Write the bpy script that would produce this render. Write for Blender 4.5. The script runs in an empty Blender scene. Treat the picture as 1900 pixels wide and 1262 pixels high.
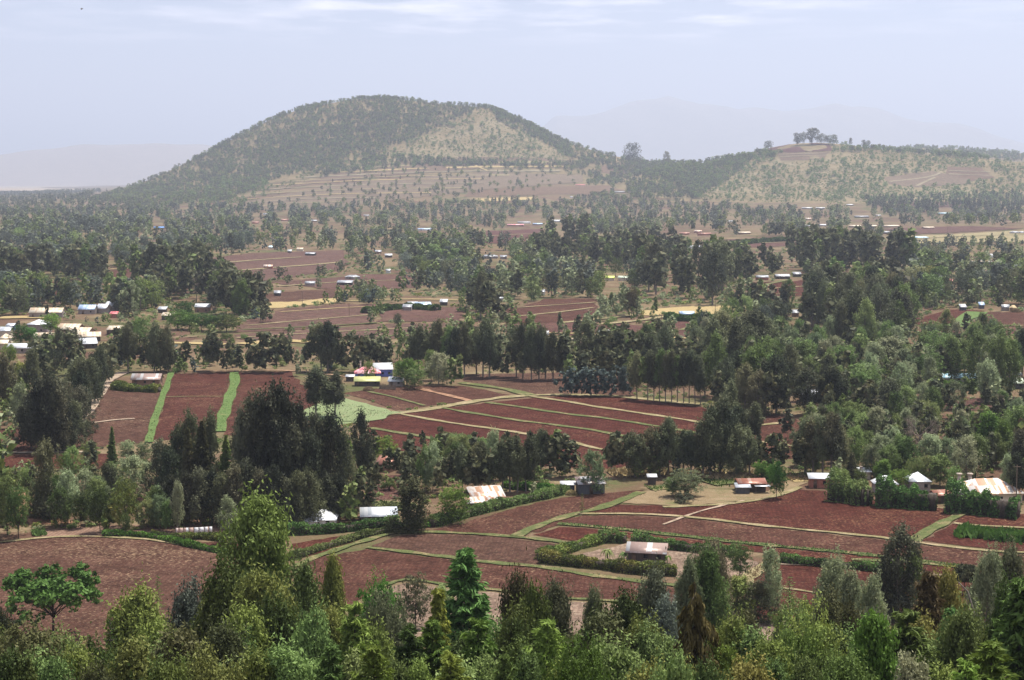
import bpy, math, random
import numpy as np
from mathutils import Vector, geometry

PI = math.pi
scene = bpy.context.scene
COL = scene.collection
rnd = random.Random(7)
RNG = np.random.default_rng(11)

# ------------------------------------------------------------------ camera geometry
FPX = 3013.0                       # focal length in pixels of the 1900 px wide photograph
CAMZ = 75.0
PITCH = math.atan((631 - 335) / FPX)
CP, SP = math.cos(PITCH), math.sin(PITCH)

def sstep(a, b, x):
    t = np.clip((np.asarray(x, float) - a) / (b - a), 0, 1)
    return t * t * (3 - 2 * t)

def zfor(py, Y):                   # height seen at image row py at ground distance Y
    v = (631 - np.asarray(py, float)) / FPX
    return CAMZ + Y * (v * CP - SP) / (CP + v * SP)

def xfor(px, Y, z):
    return (np.asarray(px, float) - 950) / FPX * (Y * CP - (z - CAMZ) * SP)

def proj(X, Y, Z):
    f = Y * CP - (Z - CAMZ) * SP
    u = X / f
    v = ((Z - CAMZ) * CP + Y * SP) / f
    return 950 + u * FPX, 631 - v * FPX, f

# ------------------------------------------------------------------ terrain
HILL_A = [(60, 372), (130, 372), (200, 360), (260, 343), (330, 312), (380, 289), (430, 261), (500, 222), (560, 200), (640, 185), (700, 182),
          (780, 187), (850, 195), (910, 201), (960, 218), (1010, 246), (1060, 268), (1120, 286), (1180, 297), (1250, 303), (1330, 312), (1420, 345), (1470, 370)]
HILL_B = [(1000, 372), (1100, 350), (1180, 325), (1240, 308), (1300, 302), (1350, 296), (1400, 284), (1440, 275), (1480, 268), (1520, 266), (1560, 268), (1620, 275),
          (1700, 284), (1760, 288), (1830, 293), (1900, 299), (2050, 312), (2300, 340), (2500, 370)]
HILL_C = [(1350, 330), (1500, 300), (1600, 279), (1700, 273), (1800, 277), (1900, 287), (2050, 280), (2250, 300), (2500, 330)]

def undul(X, Y):
    a = np.clip((Y - 330) / 1500, 0, 1) * 3.2
    return a * (np.sin(X / 83 + Y / 290 + 1.3) * .5 + np.sin(X / 210 - Y / 170 + .4) * .8 + np.sin(X / 47 + Y / 110) * .18)

def apron(X, Y):
    u = X / np.maximum(Y, 10.) * FPX + 950
    a = 118 * np.exp(-((u - 760) / 430) ** 2) + 62 * np.exp(-((u - 1560) / 330) ** 2)
    return a * sstep(3100, 5000, Y)

def base_h(X, Y):
    X = np.asarray(X, float); Y = np.asarray(Y, float)
    t = np.clip(1 - Y / 236, 0, 1.)
    slope = 73.0 * np.power(t, 1.6)
    slope = np.where(Y < 0, 73 + 8 * sstep(0, -60, Y), slope)
    slope = slope + sstep(-14, -60, np.where(Y < 200, 0, 0)) 
    return slope + undul(X, Y) + apron(X, Y) * 1.0

class Ridge:
    def __init__(self, pts, Yr, front, back, f2=0.75):
        self.p = np.array(pts, float); self.Y = Yr; self.front = front; self.back = back; self.f2 = f2
        zs = zfor(self.p[:, 1], Yr)
        self.X = xfor(self.p[:, 0], Yr, zs); self.z = zs
    def h(self, X, Y):
        top = np.interp(X, self.X, self.z, left=0, right=0)
        nz = np.sin(X / 61. + Y / 97.) * 3 + np.sin(X / 143. - Y / 88.) * 6
        base = apron(X, np.full_like(X, self.Y))
        hh = np.maximum(top - base, 0)
        wf = self.front * (.45 + .55 * np.sqrt(hh / max(self.z.max(), 1)))
        t = np.where(Y < self.Y, (self.Y - Y) / wf, (Y - self.Y) / self.back)
        t = np.clip(t, 0, 1)
        prof = .5 * (1 + np.cos(PI * t ** self.f2))
        return hh * prof + nz * np.clip(hh / 120, 0, 1) * prof * np.clip(t * 2.5, 0, 1)

RA = Ridge(HILL_A, 5300., 1000., 1500., .80)
RB = Ridge(HILL_B, 4750., 1150., 1500., .80)
RC = Ridge(HILL_C, 6900., 1500., 1500.)

def hill_h(X, Y):
    X = np.asarray(X, float); Y = np.asarray(Y, float)
    return np.maximum(np.maximum(RA.h(X, Y), RB.h(X, Y)), RC.h(X, Y))

def H(X, Y):
    X = np.asarray(X, float); Y = np.asarray(Y, float)
    h = base_h(X, Y)
    m = Y > 2500
    if np.any(m):
        h = np.where(m, h + hill_h(X, Y), h)
    return h

_T = 90 * np.power(1.0045, np.arange(1000))
_T = _T[_T < 14000]

def unproj(px, py):
    """image points -> world points on the terrain (first hit)"""
    px = np.atleast_1d(np.asarray(px, float)); py = np.atleast_1d(np.asarray(py, float))
    u = (px - 950) / FPX; v = (631 - py) / FPX
    dx = u; dy = CP + v * SP; dz = -SP + v * CP
    out = np.zeros((len(px), 3))
    for i0 in range(0, len(px), 4000):
        s = slice(i0, i0 + 4000)
        t = _T[None, :] / dy[s, None]
        X = dx[s, None] * t; Y = dy[s, None] * t; Z = CAMZ + dz[s, None] * t
        below = Z < H(X, Y)
        k = np.where(below.any(1), below.argmax(1), len(_T) - 1)
        k = np.maximum(k, 1)
        r = np.arange(len(k))
        lo, hi = t[r, k - 1], t[r, k]
        for _ in range(22):
            m = (lo + hi) / 2
            b = CAMZ + dz[s] * m < H(dx[s] * m, dy[s] * m)
            hi = np.where(b, m, hi); lo = np.where(b, lo, m)
        m = (lo + hi) / 2
        out[s, 0] = dx[s] * m; out[s, 1] = dy[s] * m
        out[s, 2] = H(out[s, 0], out[s, 1])
    return out

def inpoly(px, py, poly):
    px = np.asarray(px, float); py = np.asarray(py, float)
    P = np.asarray(poly, float); n = len(P)
    c = np.zeros(px.shape, bool)
    j = n - 1
    for i in range(n):
        xi, yi = P[i]; xj, yj = P[j]
        if yi != yj:
            cond = ((yi > py) != (yj > py)) & (px < (xj - xi) * (py - yi) / (yj - yi) + xi)
            c ^= cond
        j = i
    return c

# ------------------------------------------------------------------ mesh helpers
class Geo:
    """quads collected from numpy arrays"""
    def __init__(self):
        self.V = []; self.F = []; self.M = []; self.n = 0
    def add(self, V, F, m=0):
        V = np.asarray(V, float).reshape(-1, 3); F = np.asarray(F, np.int64).reshape(-1, 4)
        self.V.append(V); self.F.append(F + self.n); self.M.append(np.full(len(F), m)); self.n += len(V)
    def arrays(self):
        return np.concatenate(self.V), np.concatenate(self.F), np.concatenate(self.M)
    def box(self, c, s, rz=0., m=0, taper=1.0):
        x, y, z = s[0] / 2, s[1] / 2, s[2]
        v = np.array([(-x, -y, 0), (x, -y, 0), (x, y, 0), (-x, y, 0), (-x * taper, -y * taper, z), (x * taper, -y * taper, z), (x * taper, y * taper, z), (-x * taper, y * taper, z)])
        cr, sr = math.cos(rz), math.sin(rz)
        v = np.c_[v[:, 0] * cr - v[:, 1] * sr, v[:, 0] * sr + v[:, 1] * cr, v[:, 2]] + np.array(c)
        self.add(v, [(0, 3, 2, 1), (4, 5, 6, 7), (0, 1, 5, 4), (1, 2, 6, 5), (2, 3, 7, 6), (3, 0, 4, 7)], m)
    def tube(self, pts, rad, sides=6, m=0):
        pts = np.asarray(pts, float); rad = np.asarray(rad, float)
        n = len(pts)
        a = np.arange(sides) * 2 * PI / sides
        V = []
        for i in range(n):
            t = pts[min(i + 1, n - 1)] - pts[max(i - 1, 0)]
            t = t / (np.linalg.norm(t) + 1e-9)
            ref = np.array((1., 0, 0)) if abs(t[0]) < .8 else np.array((0, 1., 0))
            b = np.cross(t, ref); b /= np.linalg.norm(b); c = np.cross(t, b)
            V.append(pts[i] + rad[i] * (np.cos(a)[:, None] * b + np.sin(a)[:, None] * c))
        F = []
        for i in range(n - 1):
            for k in range(sides):
                k2 = (k + 1) % sides
                F.append((i * sides + k, i * sides + k2, (i + 1) * sides + k2, (i + 1) * sides + k))
        self.add(np.concatenate(V), F, m)

def mesh_from(name, V, F, M=None, mats=(), smooth=False):
    me = bpy.data.meshes.new(name)
    V = np.ascontiguousarray(V, np.float32); F = np.ascontiguousarray(F, np.int32)
    k = F.shape[1]
    me.vertices.add(len(V)); me.vertices.foreach_set('co', V.ravel())
    me.loops.add(F.size); me.loops.foreach_set('vertex_index', F.ravel())
    me.polygons.add(len(F)); me.polygons.foreach_set('loop_start', np.arange(0, F.size, k, dtype=np.int32))
    if M is not None:
        me.polygons.foreach_set('material_index', np.ascontiguousarray(M, np.int32))
    for m in mats:
        me.materials.append(m)
    me.update(calc_edges=True)
    if smooth:
        me.polygons.foreach_set('use_smooth', np.ones(len(F), bool))
    return me

def geo_mesh(name, g, mats, smooth=False):
    V, F, M = g.arrays()
    return mesh_from(name, V, F, M, mats, smooth)

def obj(name, me, parent=None, loc=None):
    o = bpy.data.objects.new(name, me); COL.objects.link(o)
    if parent is not None: o.parent = parent
    if loc is not None: o.location = loc
    return o

def empty(name, loc, rz=0.):
    o = bpy.data.objects.new(name, None); COL.objects.link(o)
    o.location = loc; o.rotation_euler = (0, 0, rz); o.empty_display_size = .5
    return o

def tag(o, label=None, cat=None, group=None, kind=None):
    if label: o['label'] = label
    if cat: o['category'] = cat
    if group: o['group'] = group
    if kind: o['kind'] = kind
    return o

# ------------------------------------------------------------------ materials
def newmat(name):
    m = bpy.data.materials.new(name); m.use_nodes = True
    nt = m.node_tree
    for n in list(nt.nodes): nt.nodes.remove(n)
    out = nt.nodes.new('ShaderNodeOutputMaterial')
    return m, nt, out

def nd(nt, t, ins=None, **props):
    n = nt.nodes.new('ShaderNode' + t)
    for k, v in props.items(): setattr(n, k, v)
    for k, v in (ins or {}).items():
        s = n.inputs[k]
        if isinstance(v, bpy.types.NodeSocket): nt.links.new(v, s)
        else: s.default_value = v
    return n

def c4(c): return (c[0], c[1], c[2], 1.)

def noise(nt, vec, scale, detail=3., rough=.55):
    return nd(nt, 'TexNoise', {'Vector': vec, 'Scale': scale, 'Detail': detail, 'Roughness': rough}).outputs[0]

def ramp(nt, fac, a, b):           # linear remap a..b -> 0..1
    n = nd(nt, 'MapRange', {'Value': fac, 'From Min': a, 'From Max': b}); n.clamp = True
    return n.outputs[0]

def mixc(nt, fac, a, b, mode='MIX'):
    n = nd(nt, 'Mix', data_type='RGBA', blend_type=mode)
    for s, v in ((n.inputs[0], fac), (n.inputs[6], a), (n.inputs[7], b)):
        if isinstance(v, bpy.types.NodeSocket): nt.links.new(v, s)
        else: s.default_value = c4(v) if isinstance(v, (tuple, list)) else v
    return n.outputs[2]

def mth(nt, op, a, b=0.):
    n = nd(nt, 'Math', operation=op)
    for s, v in ((n.inputs[0], a), (n.inputs[1], b)):
        if isinstance(v, bpy.types.NodeSocket): nt.links.new(v, s)
        else: s.default_value = v
    return n.outputs[0]

def pos(nt): return nd(nt, 'NewGeometry').outputs['Position']

def scaled(nt, vec, s, rot=0.):
    return nd(nt, 'Mapping', {'Vector': vec, 'Scale': s, 'Rotation': (0, 0, rot)}).outputs[0]

def foliage(name, dark, light, tip=None, trans=.35, rough=.62, scale=.35, spec=.10):
    m, nt, out = newmat(name)
    p = nd(nt, 'TexCoord').outputs['Object']
    oi = nd(nt, 'ObjectInfo')
    off = nd(nt, 'VectorMath', {0: p, 1: nd(nt, 'CombineXYZ', {0: mth(nt, 'MULTIPLY', oi.outputs['Random'], 97.)}).outputs[0]}, operation='ADD').outputs[0]
    n1 = noise(nt, off, scale, 4., .62)
    c = mixc(nt, ramp(nt, n1, .40, .60), dark, light)
    if tip:
        n2 = noise(nt, off, scale * .55, 3., .6)
        c = mixc(nt, ramp(nt, n2, .52, .66), c, tip)
    hs = nd(nt, 'HueSaturation', {'Color': c, 'Hue': mth(nt, 'ADD', mth(nt, 'MULTIPLY', oi.outputs['Random'], .035), .4825),
                                  'Value': mth(nt, 'ADD', mth(nt, 'MULTIPLY', oi.outputs['Random'], .45), .78)}).outputs[0]
    b = nd(nt, 'BsdfPrincipled', {'Base Color': hs, 'Roughness': rough, 'Specular IOR Level': spec})
    t = nd(nt, 'BsdfTranslucent', {'Color': hs})
    mx = nd(nt, 'MixShader', {0: trans, 1: b.outputs[0], 2: t.outputs[0]})
    nt.links.new(mx.outputs[0], out.inputs['Surface'])
    return m

def plain(name, a, b=None, scale=1., rough=.85, spec=.2, metal=0., streak=None):
    m, nt, out = newmat(name)
    p = nd(nt, 'TexCoord').outputs['Object']
    if streak: p = scaled(nt, p, streak)
    c = mixc(nt, ramp(nt, noise(nt, p, scale, 5., .6), .35, .65), a, b or a)
    bs = nd(nt, 'BsdfPrincipled', {'Base Color': c, 'Roughness': rough, 'Specular IOR Level': spec, 'Metallic': metal})
    nt.links.new(bs.outputs[0], out.inputs['Surface'])
    return m

def soil(name, a, b, straw, amount, rows=None, rowdark=.75, green=0., strawscale=1.):
    """ploughed earth with crop litter: world-space pattern"""
    m, nt, out = newmat(name)
    p = pos(nt)
    n1 = noise(nt, p, .02, 5., .6); n2 = noise(nt, p, .9, 4., .7); n4 = noise(nt, p, .16, 5., .65)
    c = mixc(nt, ramp(nt, n1, .35, .65), a, b)
    c = mixc(nt, mth(nt, 'MULTIPLY', ramp(nt, noise(nt, p, .55, 4., .75), .40, .58), .85), c, tuple(x * .42 for x in a), 'MIX')  # dark noise blotches paint furrow shadows into the soil colour
    c = mixc(nt, mth(nt, 'MULTIPLY', ramp(nt, n4, .42, .66), .4), c, tuple(x * 1.55 for x in b))
    if rows is not None:
        w = nd(nt, 'TexWave', {'Vector': scaled(nt, p, (1, 1, 1), rows), 'Scale': .34, 'Distortion': 2.2, 'Detail': 3., 'Detail Scale': .4}).outputs[1]
        c = mixc(nt, mth(nt, 'MULTIPLY', ramp(nt, w, .35, .8), .55), c, tuple(x * rowdark for x in a))
    pv = scaled(nt, p, (.80 * strawscale, 1.5 * strawscale, 1), (rows or 0.) + .05)
    vor = noise(nt, pv, 1.5, 4., .70)
    patch = noise(nt, p, .035, 4., .7)
    th = mth(nt, 'SUBTRACT', .652, mth(nt, 'MULTIPLY', ramp(nt, patch, .32, .70), amount))
    f = ramp(nt, mth(nt, 'SUBTRACT', vor, th), 0., .07)
    c = mixc(nt, mth(nt, 'MULTIPLY', f, .72), c, straw)
    if green:
        g = noise(nt, p, .22, 5., .75)
        c = mixc(nt, mth(nt, 'MULTIPLY', ramp(nt, g, .62 - green, .75 - green), .8), c, (.10, .13, .035))
    oi = nd(nt, 'ObjectInfo').outputs['Random']
    c = nd(nt, 'HueSaturation', {'Color': c, 'Hue': mth(nt, 'ADD', mth(nt, 'MULTIPLY', oi, .022), .492), 'Saturation': mth(nt, 'ADD', mth(nt, 'MULTIPLY', oi, -.22), 1.06), 'Value': mth(nt, 'ADD', mth(nt, 'MULTIPLY', oi, .20), .90)}).outputs[0]
    bmp = nd(nt, 'Bump', {'Height': mth(nt, 'ADD', n2, vor), 'Strength': .8, 'Distance': .35})
    bs = nd(nt, 'BsdfPrincipled', {'Base Color': c, 'Roughness': .95, 'Specular IOR Level': .05, 'Normal': bmp.outputs[0]})
    nt.links.new(bs.outputs[0], out.inputs['Surface'])
    return m

def grassmat(name, a, b, dry, dryness=.5, scale=.6):
    m, nt, out = newmat(name)
    p = pos(nt)
    c = mixc(nt, ramp(nt, noise(nt, p, scale, 5., .7), .35, .65), a, b)
    c = mixc(nt, ramp(nt, noise(nt, p, scale * .35, 5., .75), .70 - dryness * .4, .80 - dryness * .3), c, dry)
    bmp = nd(nt, 'Bump', {'Height': noise(nt, p, 2.2, 3.), 'Strength': .9, 'Distance': .4})
    bs = nd(nt, 'BsdfPrincipled', {'Base Color': c, 'Roughness': .9, 'Specular IOR Level': .1, 'Normal': bmp.outputs[0]})
    nt.links.new(bs.outputs[0], out.inputs['Surface'])
    return m

def sheetmetal(name, base, rust=None, amount=.5, rough=.42, metal=.25, pitch=.8, axis=0):
    """corrugated roofing: each sheet its own rust"""
    m, nt, out = newmat(name)
    p = nd(nt, 'TexCoord').outputs['Object']
    s = nd(nt, 'SeparateXYZ', {0: p}).outputs
    k = mth(nt, 'FLOOR', mth(nt, 'DIVIDE', s[axis], pitch))
    row = mth(nt, 'FLOOR', mth(nt, 'DIVIDE', s[1 - axis], 2.4))
    oi = nd(nt, 'ObjectInfo').outputs['Random']
    wn = nd(nt, 'TexWhiteNoise', {'Vector': nd(nt, 'CombineXYZ', {0: k, 1: row, 2: mth(nt, 'MULTIPLY', oi, 50.)}).outputs[0]}, noise_dimensions='3D').outputs[0]
    c = mixc(nt, ramp(nt, wn, 0., 1.), tuple(x * .86 for x in base), base)
    if rust:
        st = noise(nt, scaled(nt, p, (2.2, .35, .35) if axis == 0 else (.35, 2.2, .35)), 1.2, 5., .7)
        f = ramp(nt, mth(nt, 'ADD', mth(nt, 'MULTIPLY', wn, .7), mth(nt, 'MULTIPLY', st, .6)), .95 - amount * .75, 1.10 - amount * .75)
        c = mixc(nt, f, c, rust)
    h = mth(nt, 'SINE', mth(nt, 'MULTIPLY', s[axis], 2 * PI / .25))
    bmp = nd(nt, 'Bump', {'Height': h, 'Strength': .35, 'Distance': .03})
    bs = nd(nt, 'BsdfPrincipled', {'Base Color': c, 'Roughness': rough, 'Metallic': metal, 'Normal': bmp.outputs[0]})
    nt.links.new(bs.outputs[0], out.inputs['Surface'])
    return m

MAT = {}
MAT['field_red'] = soil('ploughed_red', (.062, .0224, .0154), (.082, .0316, .0222), (.27, .165, .095), .135, rows=.1)
MAT['field_litter'] = soil('ploughed_litter', (.063, .0226, .0155), (.084, .0318, .0225), (.29, .175, .098), .150, rows=.1)
MAT['field_brown'] = soil('ploughed_brown', (0.072, 0.031, 0.027), (0.097, 0.044, 0.035), (0.238, 0.172, 0.119), .14, rows=.1)
MAT['field_far'] = soil('ploughed_far', (0.085, 0.039, 0.033), (0.122, 0.061, 0.048), (0.224, 0.170, 0.102), .12, rows=.1, green=.02)
MAT['field_pale'] = soil('fallow_pale', (0.173, 0.108, 0.079), (0.230, 0.151, 0.108), (0.331, 0.259, 0.180), .16, rows=.1)
MAT['field_hill'] = soil('hill_terrace', (.115, .075, .050), (.160, .110, .072), (0.223, 0.174, 0.099), .12, green=.03)
MAT['cabbage'] = grassmat('green_crop', (0.144, 0.187, 0.086), (0.187, 0.223, 0.108), (0.245, 0.216, 0.130), .35, 1.2)
MAT['verge'] = grassmat('green_verge', (.060, .078, .024), (.105, .118, .042), (.21, .165, .085), .5)
MAT['verge_dry'] = grassmat('dry_verge', (0.15, 0.135, 0.06), (0.215, 0.18, 0.09), (0.29, 0.23, 0.14), .6)
MAT['verge_bright'] = grassmat('bright_verge', (.062, .108, .028), (.105, .155, .046), (.17, .165, .065), .32)
MAT['straw'] = grassmat('straw_field', (0.289, 0.219, 0.098), (0.335, 0.260, 0.127), (0.265, 0.190, 0.104), .4, .3)
MAT['path'] = soil('earth_path', (0.259, 0.144, 0.086), (0.324, 0.194, 0.122), (0.360, 0.274, 0.187), .12)
MAT['path_pale'] = soil('pale_path', (0.302, 0.223, 0.158), (0.360, 0.274, 0.202), (0.360, 0.302, 0.216), .1)

def groundmat():
    m, nt, out = newmat('valley_ground')
    p = pos(nt)
    n1 = noise(nt, p, .006, 6., .62); n2 = noise(nt, p, .05, 6., .7); n3 = noise(nt, p, .7, 4., .7)
    c = mixc(nt, ramp(nt, n1, .40, .60), (.100, .052, .038), (.18, .13, .075))
    c = mixc(nt, ramp(nt, n2, .52, .66), c, (.24, .19, .11))
    c = mixc(nt, ramp(nt, noise(nt, p, .021, 6., .7), .50, .62), c, (.085, .095, .036))
    c = mixc(nt, mth(nt, 'MULTIPLY', ramp(nt, n3, .3, .75), .6), c, (.055, .040, .024))
    bmp = nd(nt, 'Bump', {'Height': n3, 'Strength': .8, 'Distance': .5})
    bs = nd(nt, 'BsdfPrincipled', {'Base Color': c, 'Roughness': .95, 'Specular IOR Level': .05, 'Normal': bmp.outputs[0]})
    nt.links.new(bs.outputs[0], out.inputs['Surface'])
    return m
MAT['ground'] = groundmat()

def hillmat(name, a, b, g, dry=None):
    m, nt, out = newmat(name)
    p = pos(nt)
    c = mixc(nt, ramp(nt, noise(nt, p, .006, 6., .65), .38, .62), a, b)
    c = mixc(nt, ramp(nt, noise(nt, p, .03, 5., .72), .50, .66), c, g)
    if dry:
        at = nd(nt, 'Attribute', attribute_name='dry').outputs['Fac']
        f = ramp(nt, mth(nt, 'ADD', mth(nt, 'MULTIPLY', at, .50), mth(nt, 'MULTIPLY', mth(nt, 'SUBTRACT', noise(nt, p, .018, 5., .7), .5), 1.3)), .30, .75)
        c = mixc(nt, f, c, dry)
    c = mixc(nt, mth(nt, 'MULTIPLY', ramp(nt, noise(nt, p, .09, 4., .7), .5, .7), .6), c, tuple(x * .6 for x in g))
    bs = nd(nt, 'BsdfPrincipled', {'Base Color': c, 'Roughness': .95, 'Specular IOR Level': .05})
    nt.links.new(bs.outputs[0], out.inputs['Surface'])
    return m
MAT['hill'] = hillmat('hill_scrub', (.150, .112, .060), (.195, .150, .082), (.085, .080, .036), (.205, .170, .105))
MAT['hill_dry'] = hillmat('hill_dry_grass', (0.209, 0.174, 0.116), (0.244, 0.209, 0.139), (0.145, 0.128, 0.075))
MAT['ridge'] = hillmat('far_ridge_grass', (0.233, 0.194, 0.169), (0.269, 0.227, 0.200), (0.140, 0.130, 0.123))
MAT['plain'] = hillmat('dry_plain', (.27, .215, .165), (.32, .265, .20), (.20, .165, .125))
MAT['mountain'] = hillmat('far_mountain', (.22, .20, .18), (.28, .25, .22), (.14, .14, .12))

# foliage palettes:  key -> (material, tone word)
PAL = {
 'dark':  (foliage('leaf_dark', (0.040, 0.052, 0.028), (0.146, 0.162, 0.081), (0.190, 0.185, 0.090), .26), 'dark'),  # lighter patches vary the clumps and paint in sunlit highlights
 'black': (foliage('leaf_blackish', (0.032, 0.040, 0.024), (0.118, 0.125, 0.072), (0.151, 0.137, 0.078), .24), 'very dark'),  # lit highlights painted into the lighter patches here too
 'olive': (foliage('leaf_olive', (0.063, 0.097, 0.024), (0.197, 0.245, 0.057), (0.265, 0.261, 0.065), .22), 'olive'),
 'gold':  (foliage('leaf_golden', (0.042, 0.064, 0.016), (0.092, 0.128, 0.028), (0.132, 0.132, 0.036), .18), 'golden'),
 'brown': (foliage('leaf_brownish', (0.046, 0.052, 0.02), (0.108, 0.112, 0.042), (0.13, 0.104, 0.046), .21), 'brownish'),
 'grey':  (foliage('leaf_grey', (0.058, 0.076, 0.055), (0.140, 0.165, 0.124), None, .19), 'grey'),
 'blue':  (foliage('leaf_bluish', (0.045, 0.069, 0.062), (0.109, 0.145, 0.128), None, .19), 'bluish'),
 'pale':  (foliage('leaf_pale', (0.113, 0.151, 0.069), (0.297, 0.348, 0.184), (0.339, 0.357, 0.203), .24), 'pale grey-green'),
 'mid':   (foliage('leaf_mid', (0.072, 0.111, 0.030), (0.182, 0.250, 0.076), (0.227, 0.274, 0.095), .22), 'mid green'),
 'bright': (foliage('leaf_bright', (0.073, 0.124, 0.021), (0.177, 0.265, 0.048), None, .27), 'bright green'),
 'lush':  (foliage('leaf_lush', (0.039, 0.096, 0.015), (0.133, 0.246, 0.042), None, .24), 'lush green'),
 'tan': (foliage('leaf_tan', (.052, .050, .018), (.150, .128, .044), (.175, .135, .048), .2), 'golden brown'),
 'acacia': (foliage('leaf_acacia', (0.026, 0.067, 0.014), (0.090, 0.187, 0.038), None, .18), 'dark green'),
 'fir':   (foliage('leaf_fir', (0.032, 0.062, 0.019), (0.113, 0.199, 0.049), (0.151, 0.238, 0.060), .17), 'dark green'),
 'feather': (foliage('leaf_feathery', (0.075, 0.139, 0.023), (0.234, 0.343, 0.070), (0.294, 0.343, 0.060), .24), 'feathery green'),
 'rust':  (foliage('leaf_rusty', (0.062, 0.043, 0.022), (0.154, 0.106, 0.051), None, .17), 'rusty brown'),
 'bare':  (plain('bare_twigs', (.20, .155, .125), (.28, .22, .18), 2.), 'bare'),
}
BARK = plain('bark_pale', (.12, .10, .085), (.26, .225, .19), 1.5, .9, streak=(1, 1, .25))
BARKD = plain('bark_dark', (.050, .040, .032), (.085, .068, .052), 2., .9)
# ------------------------------------------------------------------ tree prototypes (nominal height 1.0 unit = scaled later)
def nrm(a): return a / (np.linalg.norm(a, axis=-1, keepdims=True) + 1e-9)

def leaf_quads(P, D, L, W, rng, tw=None):
    n = len(P)
    S = nrm(np.cross(D, rng.normal(size=(n, 3)) if tw is None else tw))
    L = (L * rng.uniform(.6, 1.3, n))[:, None]; W = (W * rng.uniform(.6, 1.3, n))[:, None]
    bow = np.cross(D, S) * L * .12
    V = np.stack([P - D * L * .5, P + S * W * .5 + bow, P + D * L * .5, P - S * W * .5 + bow], 1).reshape(-1, 3)
    F = np.arange(4 * n).reshape(-1, 4)
    return V, F

def clump_crown(g, clumps, n, L, W, droop, rng, up=.25, shell=.55, m=0, sub=0, sr=.016, hang=1.5):
    n_leaf = n
    if sub: n = sub
    c = np.asarray(clumps, float)
    w = (c[:, 3] * c[:, 5]); w = w / w.sum()
    k = rng.choice(len(c), n, p=w)
    d = rng.normal(size=(n, 3)); d[:, 2] += up; d = nrm(d)
    r = rng.uniform(shell ** 3, 1, n) ** (1 / 3.)
    r *= 1 + .22 * np.sin(d[:, 0] * 5 + k) * np.cos(d[:, 1] * 4 + k * 1.7)
    P = c[k, :3] + d * c[k, 3:6] * r[:, None]
    if sub:                        # leaves gathered round small twigs
        P = P + d * (c[k, 3:6] * (.55 * rng.random(n) ** 4)[:, None])
        j = rng.integers(0, n, n_leaf); n = n_leaf
        tw = rng.uniform(.5, 1.5, sub)[j][:, None]
        P = P[j] + rng.normal(size=(n, 3)) * (sr, sr, sr * hang) * tw - (0, 0, sr * (hang - 1) * .6); d = d[j]
    N = nrm(d * (1., 1., 1.15) + rng.normal(size=(n, 3)) * .55)
    D = rng.normal(size=(n, 3)) + np.array((0, 0, -droop)); D = nrm(D - N * (D * N).sum(1)[:, None] * .8)
    V, F = leaf_quads(P, D, L, W, rng, N)
    g.add(V, F, m)

def limbs(g, base, targets, r0, rng, m=1, sides=5):
    for t in targets:
        t = np.asarray(t, float)
        b = np.array(base(t), float)
        mid = (b + t) / 2 + np.array((0, 0, .02)) + rng.normal(size=3) * .008
        g.tube([b, mid, b + (t - b) * .95], [r0, r0 * .7, r0 * .25], sides, m)

NL = {'A': 1.0, 'B': 1.0, 'C': 1.0, 'D': 1.0}

def euc(rng, lod, R=.17, cs=.30, slim=False, full=False):
    """tall tree, drooping leaf clumps round a tapering pale stem"""
    cr, tr = Geo(), Geo()
    n = {'A': 56, 'B': 40, 'C': 26, 'D': 12}[lod]
    wob = [rng.uniform(0, 6.28), rng.uniform(.6, 1.4), rng.uniform(.008, .022)]
    ax = lambda z: np.array((wob[2] * math.sin(wob[1] * 4 * z + wob[0]) * z * 2, wob[2] * math.cos(wob[1] * 3 * z + wob[0]) * z * 2, z))
    cl = []
    lop = rng.uniform(0, 6.28)
    for i in range(n):
        t = (i + rng.uniform(0, 1)) / n
        z = cs + (1 - cs) * t * (.91 if full else .95)
        prof = R * ((.82 + .30 * math.sin(PI * t ** .8)) if full else (.62 + .50 * math.sin(PI * (t * .86 + .07) ** .9)))
        prof *= (1 - (.62 if full else .55) * t ** (2.6 + 3. * ((wob[0] * 7) % 1)))
        a = i * 2.4 + rng.uniform(-.6, .6)
        d = prof * rng.uniform(.25, 1.08) * (1 + .28 * math.cos(a - lop) + (.18 if full and i % 4 == 0 else 0))
        c = ax(z) + np.array((math.cos(a) * d, math.sin(a) * d, 0))
        r = rng.uniform(.26, .50) * R * (1.35 if n < 20 else 1.) * (1 - .25 * t)
        cl.append((*c, r, r, r * rng.uniform(.95, 1.5)))
    cl.append((*ax(.90 if full else .95), R * (.34 if full else .26), R * (.34 if full else .26), R * .42))
    if full:
        for k in range(4):
            a = lop + k * 1.7; dd = R * rng.uniform(.25, .55)
            cl.append((math.cos(a) * dd, math.sin(a) * dd, rng.uniform(.76, .88), R * .26, R * .26, R * .42))
    spec = {'A': (36000, .0220, .0115), 'B': (7000, .031, .020), 'C': (1500, .046, .034), 'D': (110, .165, .125)}[lod]
    clump_crown(cr, cl, spec[0], spec[1], spec[2], 1.5 if lod in 'AB' else .8, rng, .35, .6, 0, {'A': 1500, 'B': 520}.get(lod, 0), .0155 if lod == 'A' else .019, 1.9)
    zs = np.linspace(0, .93, 8 if lod != 'D' else 3)
    r0 = .0135 if not slim else .0095
    tr.tube([ax(z) for z in zs], [r0 * (1.25 - z) + .0015 for z in zs], 7 if lod == 'A' else 5, 0)
    if lod in 'AB':
        pick = [c for c in cl[:-1] if rng.random() < .6]
        limbs(tr, lambda t: ax(max(cs * .8, t[2] - .10 - .4 * np.hypot(t[0], t[1]))), [c[:3] for c in pick], .0042, rng, 0, 4)
    return cr, tr

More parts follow.
